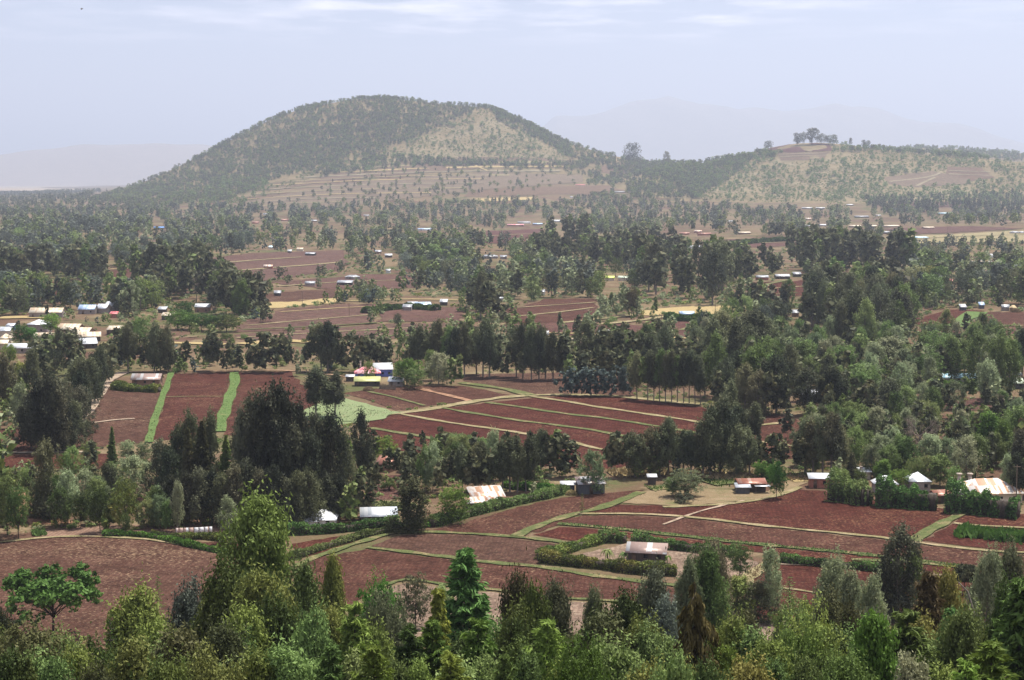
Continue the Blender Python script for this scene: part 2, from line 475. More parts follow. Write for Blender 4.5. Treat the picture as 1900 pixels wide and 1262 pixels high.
def broad(rng, lod, R=.36, cs=.22, flat=False, cone=0.):
    cr, tr = Geo(), Geo()
    n = {'A': 75, 'B': 46, 'C': 26, 'D': 12}[lod]
    cl = []
    for i in range(n):
        t = (i + .5) / n
        a = i * 2.4 + rng.uniform(-.5, .5)
        if flat:
            z = .62 + .32 * rng.random() ** .8
            d = R * math.sqrt(t) * rng.uniform(.75, 1.0)
            z -= .30 * (d / R) ** 2 * rng.uniform(0, 1.2)
            r = R * rng.uniform(.15, .24); rz = r * .7
        else:
            z = cs + (1 - cs) * (.08 + .84 * t)
            tt = (z - cs) / (1 - cs)
            prof = math.sqrt(max(0, 1 - (2 * tt - .85) ** 2 / 1.45)) * (1 - cone * tt ** 1.3)
            d = R * prof * rng.uniform(.35, .95)
            r = R * rng.uniform(.26, .42) * (1 - .4 * cone * tt); rz = r * rng.uniform(.8, 1.2)
        if n < 20: r *= 1.35; rz *= 1.35
        cl.append((math.cos(a) * d, math.sin(a) * d, z, r, r, rz))
    spec = {'A': (30000, .024, .017), 'B': (6500, .034, .026), 'C': (1400, .055, .044), 'D': (100, .18, .15)}[lod]
    if flat: spec = (int(spec[0] * 1.25), spec[1] * 1.6, spec[2] * 1.8)
    clump_crown(cr, cl, spec[0], spec[1], spec[2], .15, rng, .45, .6, 0, {'A': 1300, 'B': 460}.get(lod, 0), .019 if lod == 'A' else .023, .8)
    fork = max(.22, cs * .8) if not flat else .34
    lean = rng.uniform(-.03, .03, 2)
    tr.tube([(0, 0, 0), (lean[0] * .5, lean[1] * .5, fork * .5), (lean[0], lean[1], fork), (lean[0], lean[1], .55)], [.020, .016, .014, .007], 7 if lod == 'A' else 5, 0)
    if lod in 'AB':
        k = [c[:3] for c in cl if rng.random() < (.35 if not flat else .5)]
        limbs(tr, lambda t: (lean[0], lean[1], min(fork * rng.uniform(.9, 1.3), t[2] - .03)), k, .008, rng, 0, 5)
    return cr, tr

def grev(rng, lod, R=.20, cs=.20):
    """upright feathery oval: many small tufts pointing up"""
    cr, tr = Geo(), Geo()
    n = {'A': 110, 'B': 70, 'C': 34, 'D': 14}[lod]
    cl = []
    for i in range(n):
        t = (i + rng.random()) / n
        z = cs + (1 - cs) * t * .94
        prof = R * (math.sin(PI * (t * .80 + .14)) ** .8) * 1.1
        a = i * 2.4 + rng.uniform(-.7, .7)
        d = prof * rng.uniform(.30, 1.1)
        r = R * rng.uniform(.17, .32) * (1.6 if n < 20 else 1)
        cl.append((math.cos(a) * d, math.sin(a) * d, z, r, r, r * 1.35))
    cl.append((0, 0, .965, R * .13, R * .13, R * .3))
    spec = {'A': (30000, .023, .0125), 'B': (6500, .031, .020), 'C': (1400, .048, .035), 'D': (100, .155, .12)}[lod]
    clump_crown(cr, cl, spec[0], spec[1], spec[2], -.6, rng, .6, .4, 0, {'A': 1300, 'B': 480}.get(lod, 0), .015 if lod == 'A' else .019, 1.5)
    tr.tube([(0, 0, 0), (0, .004, .4), (.003, 0, .9)], [.014, .010, .003], 6, 0)
    if lod in 'AB':
        limbs(tr, lambda t: (0, 0, max(cs * .7, t[2] - .09)), [c[:3] for c in cl[:-1] if rng.random() < .4], .0035, rng, 0, 4)
    return cr, tr

def conifer(rng, lod, R=.20, cs=.06, sag=-.10, curl=.12, whorls=26, per=8, cards=34, L=.030, W=.007, hang=.3, ragged=.25, power=.85, side=.35):
    """whorls of branches, each branch carrying flat sprays"""
    cr, tr = Geo(), Geo()
    if lod == 'B': whorls, per, cards, L, W = int(whorls * .75), per, int(cards * .55), L * 1.5, W * 1.9
    if lod == 'C': whorls, per, cards, L, W = int(whorls * .5), max(5, per - 2), int(cards * .3), L * 2.4, W * 3.2
    PP, DD = [], []
    for i in range(whorls):
        t = (i + rng.uniform(-.3, .3)) / whorls
        t = min(max(t, 0), .985)
        z0 = cs + (1 - cs) * t
        for k in range(per):
            a = k * 2 * PI / per + i * 1.1 + rng.uniform(-.35, .35)
            ln = R * (1 - t) ** power * rng.uniform(1 - ragged, 1 + ragged * .6) + .012
            z0 = cs + (1 - cs) * min(.985, max(0, t + rng.normal() * .55 / whorls)); ln *= rng.uniform(.8, 1.12)
            hd = np.array((math.cos(a), math.sin(a), 0.)); sd = np.array((-math.sin(a), math.cos(a), 0.))
            m = max(4, int(cards * (.35 + .65 * ln / R)))
            s = rng.uniform(.12, 1, m) ** .8
            zz = z0 + ln * (sag * 4 * s * (1 - .25 * s) + curl * 4 * s * s)
            wd = ln * side * (1 - s * .65) * rng.uniform(-1, 1, m)
            P = hd * (s * ln)[:, None] + sd * wd[:, None]
            P[:, 2] = zz - np.abs(wd) * .35 - hang * .5 * L * rng.uniform(0, 1, m)
            D = hd * .8 + sd * (np.sign(wd) * .7)[:, None] + rng.normal(size=(m, 3)) * .30
            D[:, 2] += -hang * rng.uniform(.4, 1.6, m) + curl
            PP.append(P); DD.append(nrm(D))
            if lod != 'C' and k % 2 == 0:
                e = hd * ln * .8; e[2] = z0 + ln * (sag * 4 * .8 * .8 + curl * 4 * .64)
                q = hd * ln * .4; q[2] = z0 + ln * (sag * 4 * .4 * .9 + curl * 4 * .16)
                tr.tube([(0, 0, z0), q, e], [.0035, .0024, .0010], 4, 0)
    P = np.concatenate(PP); D = np.concatenate(DD)
    V, F = leaf_quads(P, D, L, W, rng)
    cr.add(V, F, 0)
    tr.tube([(0, 0, 0), (0, 0, .5), (0, 0, .985)], [.017, .010, .0015], 7, 0)
    return cr, tr

def baretree(rng, lod, R=.4):
    cr, tr = Geo(), Geo()
    tr.tube([(0, 0, 0), (.01, 0, .2), (0, .01, .42)], [.028, .022, .018], 7, 0)
    def grow(p, d, ln, r, dep):
        q = p + d * ln
        cr.tube([p, (p + q) / 2 + rng.normal(size=3) * ln * .05, q], [r, r * .8, r * .55], 4, 0)
        if dep == 0: return
        for _ in range(3 if dep > 1 else 4):
            nd_ = nrm(d + rng.normal(size=3) * .50 + np.array((0, 0, .12)))
            grow(p + d * ln * rng.uniform(.6, 1), nd_, ln * rng.uniform(.55, .8), r * .55, dep - 1)
    for k in range(7):
        a = k * .9
        d = nrm(np.array((math.cos(a) * .8, math.sin(a) * .8, rng.uniform(.5, 1.2))))
        grow(np.array((0, 0, rng.uniform(.25, .42))), d, .21, .010, 4)
    return cr, tr

def shrubp(rng, lod, R=.55):
    cr, tr = Geo(), Geo()
    n = {'A': 40, 'B': 22, 'C': 12, 'D': 8}[lod]
    cl = []
    for i in range(n):
        a = i * 2.4; d = R * math.sqrt((i + .5) / n) * .85
        z = rng.uniform(.25, .85) * math.sqrt(max(.1, 1 - (d / R) ** 2))
        r = R * rng.uniform(.22, .36) * (1.4 if n < 10 else 1)
        cl.append((math.cos(a) * d, math.sin(a) * d, z, r, r, r * .9))
    spec = {'A': (6000, .05, .028), 'B': (1600, .075, .045), 'C': (300, .16, .12), 'D': (70, .24, .19)}[lod]
    clump_crown(cr, cl, spec[0], spec[1], spec[2], 0., rng, .5, .4)
    for k in range(3):
        a = k * 2.1
        tr.tube([(0, 0, 0), (math.cos(a) * .1, math.sin(a) * .1, .3), (math.cos(a) * .22, math.sin(a) * .22, .6)], [.03, .02, .01], 4, 0)
    return cr, tr

def banana(rng, lod):
    cr, tr = Geo(), Geo()
    tr.tube([(0, 0, 0), (.01, 0, .3), (0, 0, .62)], [.06, .05, .03], 7, 0)
    for k in range(11):
        a = k * 2.4; up = rng.uniform(.25, .65)
        h = np.array((math.cos(a), math.sin(a), 0.)); s = np.array((-h[1], h[0], 0))
        pts = []
        for j in range(7):
            u = j / 6.
            p = h * (.62 * u) + np.array((0, 0, .58 + up * 1.3 * u - (up + .55) * .95 * u * u))
            pts.append((p, .085 * math.sin(PI * min(1, u * .9 + .1)) + .008))
        V = []
        for p, w in pts:
            V += [p - s * w + np.array((0, 0, w * .25)), p, p + s * w + np.array((0, 0, w * .25))]
        F = []
        for j in range(6):
            F += [(j * 3, j * 3 + 1, j * 3 + 4, j * 3 + 3), (j * 3 + 1, j * 3 + 2, j * 3 + 5, j * 3 + 4)]
        cr.add(V, F, 0)
    return cr, tr

# kind key -> (builder(rng, lod, variant), object name, category, spoken name, variants)
KIND = {
 'euc':  (lambda r, l, v: euc(r, l, (.17, .20, .15, .185)[v % 4], (.30, .22, .36, .26)[v % 4]), 'eucalyptus_tree', 'eucalyptus tree', 'eucalyptus', 4),
 'eucf': (lambda r, l, v: euc(r, l, (.20, .23, .17, .21)[v % 4], (.10, .06, .12, .08)[v % 4], full=True), 'eucalyptus_tree', 'eucalyptus tree', 'eucalyptus', 4),
 'eucs': (lambda r, l, v: euc(r, l, (.12, .10, .14)[v % 3], (.38, .44, .34)[v % 3], slim=True), 'eucalyptus_tree', 'eucalyptus tree', 'thin eucalyptus', 3),
 'grev': (lambda r, l, v: grev(r, l, (.23, .27, .20)[v % 3], (.16, .12, .22)[v % 3]), 'grevillea_tree', 'grevillea tree', 'grevillea', 3),
 'broad': (lambda r, l, v: broad(r, l, (.40, .46, .36)[v % 3], (.18, .14, .24)[v % 3]), 'broadleaf_tree', 'broadleaf tree', 'broadleaf tree', 3),
 'ovate': (lambda r, l, v: broad(r, l, (.25, .28)[v % 2], (.14, .10)[v % 2], cone=.45), 'broadleaf_tree', 'broadleaf tree', 'tapering broadleaf tree', 2),
 'acacia': (lambda r, l, v: broad(r, l, (.74, .62)[v % 2], .5, flat=True), 'acacia_tree', 'acacia tree', 'flat-topped acacia', 2),
 'cyp':  (lambda r, l, v: conifer(r, l, (.25, .21)[v % 2], .05, -.06, .07, 34, 8, 70, .044, .0110, .40, .30, .80, .48), 'cypress_tree', 'cypress tree', 'conical cypress', 2),
 'fir':  (lambda r, l, v: conifer(r, l, (.30, .34)[v % 2], .05, .06, .05, 26, 8, 84, .050, .0095, .15, .34, .80, .55), 'pine_tree', 'pine tree', 'feathery pine', 2),
 'weep': (lambda r, l, v: conifer(r, l, .31, .05, .03, -.20, 20, 6, 120, .036, .0125, 1.8, .42, .72, .26), 'cypress_tree', 'cypress tree', 'weeping cypress', 1),
 'spar': (lambda r, l, v: conifer(r, l, .22, .10, -.05, .05, 20, 6, 26, .024, .0060, .2, .45, .70, .30), 'cypress_tree', 'cypress tree', 'sparse cypress', 1),
 'bare': (lambda r, l, v: baretree(r, l), 'dead_tree', 'dead tree', 'leafless tree', 1),
 'shrub': (lambda r, l, v: shrubp(r, l), 'shrub', 'shrub', 'rounded shrub', 1),
 'banana': (lambda r, l, v: banana(r, l), 'banana_plant', 'banana plant', 'banana plant', 1),
}
CROWN_NAME = {'bare': 'branches', 'banana': 'leaves'}
_proto = {}
def proto(kind, lod, v):
    key = (kind, lod, v)
    if key not in _proto:
        cr, tr = KIND[kind][0](np.random.default_rng(hash_key(kind, lod, v)), lod, v)
        _proto[key] = (cr.arrays(), tr.arrays())
    return _proto[key]
def hash_key(kind, lod, v):
    return sum(ord(c) * (i + 3) * 31 for i, c in enumerate(kind)) + v * 101 + ord(lod) * 7 * 0
_pmesh = {}
def pmesh(kind, lod, v, pal):
    """(crown mesh, trunk mesh) or a joined mesh for lod C"""
    key = (kind, lod, v, pal)
    if key not in _pmesh:
        (cv, cf, cm), (tv, tf, tm) = proto(kind, lod, v)
        bark = BARKD if kind in ('cyp', 'fir', 'weep', 'spar', 'acacia', 'broad', 'shrub', 'ovate') else BARK
        if kind == 'banana': bark = PAL['mid'][0]
        lm = PAL[pal][0]
        if lod == 'C':
            V = np.concatenate([cv, tv]); F = np.concatenate([cf, tf + len(cv)]); M = np.r_[np.zeros(len(cf)), np.ones(len(tf))]
            _pmesh[key] = (mesh_from(KIND[kind][1], V, F, M, (lm, bark)), None)
        else:
            _pmesh[key] = (mesh_from(CROWN_NAME.get(kind, 'crown'), cv, cf, None, (lm,)), mesh_from('trunk', tv, tf, None, (bark,), True))
    return _pmesh[key]

# every tree is first a record; labels are worked out when all are known
TREES = []
def tree(kind, pal, px, yb, yt, w=None, d=None, label=None, group=None, stuff=False):
    """px, yb: foot of the stem in the photograph; yt: its tip; d: ground distance when the foot is hidden"""
    TREES.append(dict(kind=kind, pal=pal, px=px, yb=yb, yt=yt, w=w, d=d, label=label, group=group))

def resolve():
    r = [t for t in TREES if t['d'] is None and 'X' not in t]
    if r:
        P = unproj([t['px'] for t in r], [t['yb'] for t in r])
        for t, p in zip(r, P):
            t['X'], t['Y'] = p[0], p[1]
    for t in TREES:
        if 'X' not in t:
            t['Y'] = float(t['d'])
            t['X'] = float(xfor(t['px'], t['Y'], zfor(t['yt'], t['Y'])))
        t['Z'] = float(H(t['X'], t['Y']))
        if 'h' not in t:
            t['h'] = float(zfor(t['yt'], t['Y'])) - t['Z']
        t['h'] = max(t['h'], 1.2)
        t['dist'] = math.hypot(t['X'], t['Y'])
        ix, iy, f = proj(t['X'], t['Y'], t['Z'])
        t['ix'], t['iy'] = float(ix), float(iy)
        t['pxh'] = t['h'] / f * FPX
        t['wm'] = (t['w'] / FPX * f) if t['w'] else None

def build_tree(t, i):
    kind = t['kind']; nv = KIND[kind][4]; v = t.get('v', i % nv)
    lod = 'A' if t['dist'] < 240 else ('B' if t['dist'] < 900 else 'C')
    cm, tm = pmesh(kind, lod, v, t['pal'])
    h = t['h']
    nomw = {'euc': .40, 'eucf': .44, 'eucs': .28, 'grev': .48, 'broad': .84, 'ovate': .56, 'acacia': 1.4, 'cyp': .46, 'fir': .62, 'weep': .60, 'spar': .44, 'bare': .9, 'shrub': 1.2, 'banana': 1.2}[kind]
    if t['wm'] and kind in ('euc', 'eucf', 'broad') and t['dist'] > 240: t['wm'] *= {'euc': 1.15, 'eucf': 1.18, 'broad': 1.1}[kind]
    if t['wm']: sw = t['wm'] / nomw
    else: sw = h * rnd.uniform(.88, 1.14)
    sw = min(max(sw, h * .45), h * 1.9)
    rz = rnd.uniform(0, 6.28)
    if lod == 'C':
        o = obj(KIND[kind][1], cm, None, (t['X'], t['Y'], t['Z'] - .1)); o.scale = (sw, sw, h); o.rotation_euler = (0, 0, rz)
    else:
        o = empty(KIND[kind][1], (t['X'], t['Y'], t['Z'] - .1), rz)
        o.rotation_euler = (rnd.uniform(-.02, .02), rnd.uniform(-.02, .02), rz)
        o.scale = (sw, sw, h)
        obj('trunk', tm, o); obj(CROWN_NAME.get(kind, 'crown'), cm, o)
    tag(o, t['label'], KIND[kind][2], t['group'])
    return o

def build_mass(name, recs, pal, label=None):
    """what is past counting: many small far trees in one mesh"""
    if not recs: return
    g = Geo()
    for k, t in enumerate(recs):
        v = k % 3
        (cv, cf, cm), (tv, tf, tm) = proto(t['kind'], 'D' if t['kind'] in ('euc', 'eucf', 'eucs', 'grev', 'broad', 'ovate', 'shrub') else 'C', v % KIND[t['kind']][4])
        a = rnd.uniform(0, 6.28); c, s = math.cos(a), math.sin(a)
        sw = t['h'] * rnd.uniform(.85, 1.25)
        V = np.c_[(cv[:, 0] * c - cv[:, 1] * s) * sw + t['X'], (cv[:, 0] * s + cv[:, 1] * c) * sw + t['Y'], cv[:, 2] * t['h'] + t['Z']]
        g.add(V, cf, t.get('mi', 0))
    V, F, M = g.arrays()
    o = obj(name, mesh_from(name, V, F, M, [PAL[p][0] for p in pal]))
    tag(o, label, None, None, 'stuff')
    return o
# ------------------------------------------------------------------ ground, hills, sky, haze, light, camera
def grid(xs, ys, zf):
    X, Y = np.meshgrid(xs, ys)
    Z = zf(X, Y)
    V = np.c_[X.ravel(), Y.ravel(), Z.ravel()]
    nx, ny = len(xs), len(ys)
    i = (np.arange(ny - 1)[:, None] * nx + np.arange(nx - 1)[None, :]).ravel()
    return V, np.c_[i, i + 1, i + nx + 1, i + nx]

ys = [-160.]
while ys[-1] < 62000: ys.append(ys[-1] + max(4., .017 * abs(ys[-1])))
xs = [0.]
while xs[-1] < 21000: xs.append(xs[-1] + max(6., .02 * xs[-1]))
xs = np.array([-x for x in xs[:0:-1]] + xs)
V, F = grid(xs, np.array(ys), base_h)
tag(obj('ground', mesh_from('ground', V, F, None, (MAT['ground'],), True)), 'red-brown and tan valley floor reaching to the far plain', None, None, 'structure')

def hillmesh(name, R, x0, x1, y0, y1, step, mat, label):
    V, F = grid(np.arange(x0, x1, step), np.arange(y0, y1, step), lambda X, Y: np.where(R.h(X, Y) > .8, base_h(X, Y) + R.h(X, Y), base_h(X, Y) - 3.))
    keep = (R.h(V[:, 0], V[:, 1]) > .3)[F].any(1)
    return tag(obj(name, mesh_from(name, V, F[keep], None, mat, True)), label, None, None, 'structure')
hA = hillmesh('hill', RA, -1750, 1250, 3900, 6900, 14, (MAT['hill'],), 'broad rounded scrub-covered hill rising over the valley')
hB = hillmesh('hill', RB, -300, 2700, 3500, 6300, 14, (MAT['hill'],), 'low scrubby hill with terraces and a tree clump on top')
hC = hillmesh('hill', RC, 800, 3800, 5300, 8400, 24, (MAT['hill'],), 'wooded far ridge behind the low hill')
DRYFACE = [(600, 318), (700, 285), (800, 245), (905, 200), (960, 222), (1040, 268), (1080, 290), (1000, 305), (880, 300), (780, 312), (680, 325)]
DRYB = [(1300, 330), (1400, 292), (1470, 272), (1560, 275), (1660, 300), (1760, 310), (1850, 330), (1800, 375), (1600, 378), (1400, 370), (1300, 360)]
for o, poly, Y0 in ((hA, DRYFACE, 5300), (hB, DRYB, 4750)):
    me = o.data
    n = len(me.vertices)
    c = np.zeros(n * 3); me.vertices.foreach_get('co', c); c = c.reshape(-1, 3)
    jx = np.sin(c[:, 0] / 37 + c[:, 1] / 29) * 12; jy = np.sin(c[:, 0] / 23 - c[:, 1] / 31) * 5
    ix, iy, _ = proj(c[:, 0], c[:, 1], c[:, 2])
    w_ = np.zeros(len(ix))
    for _ in range(14):
        w_ += inpoly(ix + jx * .7 + RNG.normal() * 22, iy + jy * .7 + RNG.normal() * 9, poly)
    w_ = w_ / 14 * (c[:, 1] < Y0)
    at = me.attributes.new('dry', 'FLOAT', 'POINT'); at.data.foreach_set('value', w_.astype(np.float32))

def far_range(name, pts, Y, depth, mat, label, rough):
    p = np.array(pts, float)
    zs = zfor(p[:, 1], Y); Xs = xfor(p[:, 0], Y, zs)
    xs_ = np.linspace(Xs[0], Xs[-1], 240); ys_ = np.linspace(Y - depth, Y + depth, 30)
    def zf(X, Yy):
        top = np.interp(X, Xs, zs)
        t = (Yy - Y) / depth
        pr = .5 * (1 + np.cos(PI * np.clip(np.abs(t), 0, 1)))
        q = Y / 12000.
        nz = (np.sin(X / 310 / q + Yy / 520 / q) + .6 * np.sin(X / 130 / q - Yy / 240 / q) + .4 * np.sin(X / 71 / q + Yy / 133 / q)) * rough
        return top * pr + nz * pr - 2
    V, F = grid(xs_, ys_, zf)
    return tag(obj(name, mesh_from(name, V, F, None, (mat,), True)), label, None, None, 'structure')
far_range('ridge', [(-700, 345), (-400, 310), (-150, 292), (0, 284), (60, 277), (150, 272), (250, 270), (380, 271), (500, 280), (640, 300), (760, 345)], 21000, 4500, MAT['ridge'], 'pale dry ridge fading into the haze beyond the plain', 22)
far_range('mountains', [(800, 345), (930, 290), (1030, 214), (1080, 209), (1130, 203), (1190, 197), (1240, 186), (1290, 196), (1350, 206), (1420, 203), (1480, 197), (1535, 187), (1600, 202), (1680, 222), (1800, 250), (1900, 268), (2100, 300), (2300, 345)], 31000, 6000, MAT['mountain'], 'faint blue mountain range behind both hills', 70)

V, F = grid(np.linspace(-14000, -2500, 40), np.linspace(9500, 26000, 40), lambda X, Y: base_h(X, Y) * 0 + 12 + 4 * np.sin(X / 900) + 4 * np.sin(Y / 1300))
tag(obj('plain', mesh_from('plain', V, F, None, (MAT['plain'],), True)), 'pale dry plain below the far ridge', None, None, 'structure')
# haze box
HZ = Geo(); HZ.box((0, 29500, -12), (90000, 66000, 2650))
hm, nt, out = newmat('valley_haze')
vol = nd(nt, 'VolumePrincipled', {'Color': (.74, .82, 1.0, 1), 'Density': 7.2e-5, 'Anisotropy': .25})
nt.links.new(vol.outputs[0], out.inputs['Volume'])
tag(obj('haze', geo_mesh('haze', HZ, (hm,))), 'thin blue haze filling the valley', None, None, 'stuff')

# light
EL, AZ = math.radians(67), math.radians(38)
sd = Vector((math.sin(AZ) * math.cos(EL), math.cos(AZ) * math.cos(EL), math.sin(EL)))
ld = bpy.data.lights.new('sun', 'SUN'); ld.energy = 5.0; ld.angle = math.radians(.5); ld.color = (1, .945, .85)
lo = bpy.data.objects.new('sun', ld); COL.objects.link(lo)
lo.rotation_euler = sd.to_track_quat('Z', 'Y').to_euler(); lo.location = (0, 0, 300)

w = bpy.data.worlds.new('World'); scene.world = w; w.use_nodes = True
nt = w.node_tree
for n in list(nt.nodes): nt.nodes.remove(n)
out = nt.nodes.new('ShaderNodeOutputWorld')
sky = nd(nt, 'TexSky'); sky.sky_type = 'NISHITA'; sky.sun_disc = False
sky.sun_elevation = EL; sky.sun_rotation = AZ; sky.altitude = 1800; sky.air_density = 1.1; sky.dust_density = 2.2; sky.ozone_density = 2.0
dirv = nd(nt, 'TexCoord').outputs['Generated']
s = nd(nt, 'SeparateXYZ', {0: dirv}).outputs
zc = mth(nt, 'MAXIMUM', s[2], .02)
# flat cloud layer: direction -> point on a plane overhead
cp = nd(nt, 'CombineXYZ', {0: mth(nt, 'DIVIDE', s[0], zc), 1: mth(nt, 'DIVIDE', s[1], zc), 2: 0.}).outputs[0]
cn = nd(nt, 'TexNoise', {'Vector': nd(nt, 'Mapping', {'Vector': cp, 'Location': (.7, .3, 0), 'Scale': (1.25, .95, 1)}).outputs[0], 'Scale': 1.0, 'Detail': 8., 'Roughness': .58}).outputs[0]
cl = nd(nt, 'TexNoise', {'Vector': nd(nt, 'Mapping', {'Vector': cp, 'Location': (3.1, .9, 0), 'Scale': (.30, .16, 1)}).outputs[0], 'Scale': 1.0, 'Detail': 3.}).outputs[0]
cf = mth(nt, 'MULTIPLY', mth(nt, 'MULTIPLY', ramp(nt, cn, .46, .66), ramp(nt, cl, .30, .50)), ramp(nt, s[2], .078, .098))
skyc = mixc(nt, mth(nt, 'MULTIPLY', cf, .8), sky.outputs[0], (21, 20.4, 19.4))
skyc = mixc(nt, 1., skyc, (.80, .76, .84), 'MULTIPLY')
bg = nd(nt, 'Background', {'Color': skyc, 'Strength': .075})
nt.links.new(bg.outputs[0], out.inputs[0])

cd = bpy.data.cameras.new('camera'); cam = bpy.data.objects.new('camera', cd); COL.objects.link(cam)
cam.location = (0, 0, CAMZ); cam.rotation_euler = (PI / 2 - PITCH, 0, 0)
cd.sensor_width = 36; cd.lens = 36 * FPX / 1900; cd.clip_start = .5; cd.clip_end = 150000
scene.camera = cam
scene.view_settings.view_transform = 'Standard'; scene.view_settings.look = 'None'
scene.view_settings.exposure = .93; scene.view_settings.gamma = 1
scene.cycles.max_bounces = 5; scene.cycles.diffuse_bounces = 2; scene.cycles.transmission_bounces = 3; scene.cycles.transparent_max_bounces = 4
scene.cycles.volume_bounces = 0
# ------------------------------------------------------------------ fields, verges, paths (sheets that follow the terrain), hedges
def densify(pts, step, closed):
    out = []
    n = len(pts)
    for i in range(n if closed else n - 1):
        a = pts[i]; b = pts[(i + 1) % n]
        k = max(1, int(math.hypot(b[0] - a[0], (b[1] - a[1]) * 3) / step))
        for j in range(k): out.append((a[0] + (b[0] - a[0]) * j / k, a[1] + (b[1] - a[1]) * j / k))
    if not closed: out.append(pts[-1])
    return out

def smooth_line(pts):
    if len(pts) < 3: return pts
    p = np.array(pts, float); out = [tuple(p[0])]
    for i in range(len(p) - 1):
        p0, p1, p2, p3 = p[max(i - 1, 0)], p[i], p[i + 1], p[min(i + 2, len(p) - 1)]
        for t in (.25, .5, .75, 1.):
            out.append(tuple(.5 * (2 * p1 + (p2 - p0) * t + (2 * p0 - 5 * p1 + 4 * p2 - p3) * t * t + (3 * p1 - p0 - 3 * p2 + p3) * t ** 3)))
    return out

def lift(d, layer): return .04 * layer + d * 1.3e-4 * layer

def sheet_world(name, ring, mat, label, layer, kind='structure', maxstep=None):
    ring = np.asarray(ring, float)
    lo, hi = ring.min(0), ring.max(0)
    dm = np.hypot(*ring.mean(0))
    st = maxstep or max(6., dm * .022, math.sqrt((hi[0] - lo[0]) * (hi[1] - lo[1]) / 4000.))
    gx, gy = np.meshgrid(np.arange(lo[0] + st / 2, hi[0], st), np.arange(lo[1] + st / 2, hi[1], st))
    gx = gx.ravel(); gy = gy.ravel()
    k = inpoly(gx, gy, ring)
    inner = np.c_[gx[k], gy[k]] + RNG.uniform(-.2, .2, (k.sum(), 2)) * st
    pts = [Vector((float(a), float(b))) for a, b in ring] + [Vector((float(a), float(b))) for a, b in inner]
    n = len(ring)
    vs, es, fs, *_ = geometry.delaunay_2d_cdt(pts, [], [list(range(n))], 1, 1e-4)
    P = np.array([(v.x, v.y) for v in vs])
    if len(P) == 0 or not fs: return None
    d = np.hypot(P[:, 0], P[:, 1])
    Z = H(P[:, 0], P[:, 1]) + lift(d, layer)
    me = mesh_from(name, np.c_[P, Z], np.array([f for f in fs if len(f) == 3]), None, (mat,), True)
    # faces up
    if me.polygons[0].normal.z < 0: me.flip_normals()
    o = obj(name, me)
    return tag(o, label, None, None, kind)

STRIPPX = []
FIELDS = []           # image polygons where no scattered tree may stand
def field(poly, mat='field_red', label='ploughed red field', layer=1, jit=.35, name='field', clear=True):
    if clear: FIELDS.append(poly)
    q = densify(poly, 14, True)
    P = unproj([a for a, b in q], [b for a, b in q])
    dm = np.hypot(P[:, 0], P[:, 1])
    P = P[:, :2] + RNG.normal(size=(len(P), 2)) * jit * np.clip(dm / 500, .6, 3)[:, None]
    return sheet_world(name, P, MAT[mat], label, layer)

def line_world(pts, step=10):
    q = densify(smooth_line(pts), step, False)
    return unproj([a for a, b in q], [b for a, b in q])

def ribbon(pts, width, mat='verge', label='grassy strip between fields', layer=2, name='grass_strip', jit=.38, tuft=0., tpal='verge_blades', th=.35, w2=None, clear=True):
    P = line_world(pts, 5)[:, :2]
    if clear: STRIPPX.extend([(a - 7, a + 7, b - 3, b + 5) for a, b in densify(pts, 10, False)])
    T = np.gradient(P, axis=0); T = T / (np.linalg.norm(T, axis=1, keepdims=True) + 1e-9)
    Nn = np.c_[-T[:, 1], T[:, 0]]
    n = len(P)
    wd = np.linspace(width, w2 or width, n) / 2
    wv = wd * (1 + .14 * np.sin(np.arange(n) * .37 + rnd.uniform(0, 6)))
    def sm():
        q = RNG.normal(size=n + 8); return np.convolve(q, [.06, .12, .2, .24, .2, .12, .06, 0, 0], 'valid')
    A = P + Nn * (wv + sm() * jit * width * .55)[:, None]
    B = P - Nn * (wv + sm() * jit * width * .55)[:, None]
    V = np.concatenate([A, (A + B) / 2, B])
    d = np.hypot(V[:, 0], V[:, 1])
    Z = H(V[:, 0], V[:, 1]) + lift(d, layer)
    V = np.c_[V, Z]
    i = np.arange(n - 1)
    F = np.concatenate([np.c_[i, i + 1, i + n + 1, i + n], np.c_[i + n, i + n + 1, i + 2 * n + 1, i + 2 * n]])
    g = Geo(); g.add(V, F, 0)
    if tuft:
        seg = np.linalg.norm(np.diff(P, axis=0), axis=1)
        m = int(min(seg.sum() * width * tuft, 26000))
        k = RNG.choice(n - 1, m, p=seg / seg.sum()); u = RNG.uniform(0, 1, m)[:, None]
        Q = P[k] * (1 - u) + P[k + 1] * u + Nn[k] * (RNG.normal(size=m) * wv[k] * .62)[:, None]
        z = H(Q[:, 0], Q[:, 1])
        hh = th * RNG.uniform(.4, 1.3, m)
        Pc = np.c_[Q, z + hh * .45]
        D = nrm(np.c_[RNG.normal(size=(m, 2)) * .45, np.ones(m)])
        V2, F2 = leaf_quads(Pc, D, hh * 1.0, th * .55, RNG)
        g.add(V2, F2, 1)
    me = geo_mesh(name, g, (MAT[mat], MAT[tpal]), False)
    if me.polygons[0].normal.z < 0: me.flip_normals()
    return tag(obj(name, me), label, None, None, 'stuff' if tuft else 'structure')

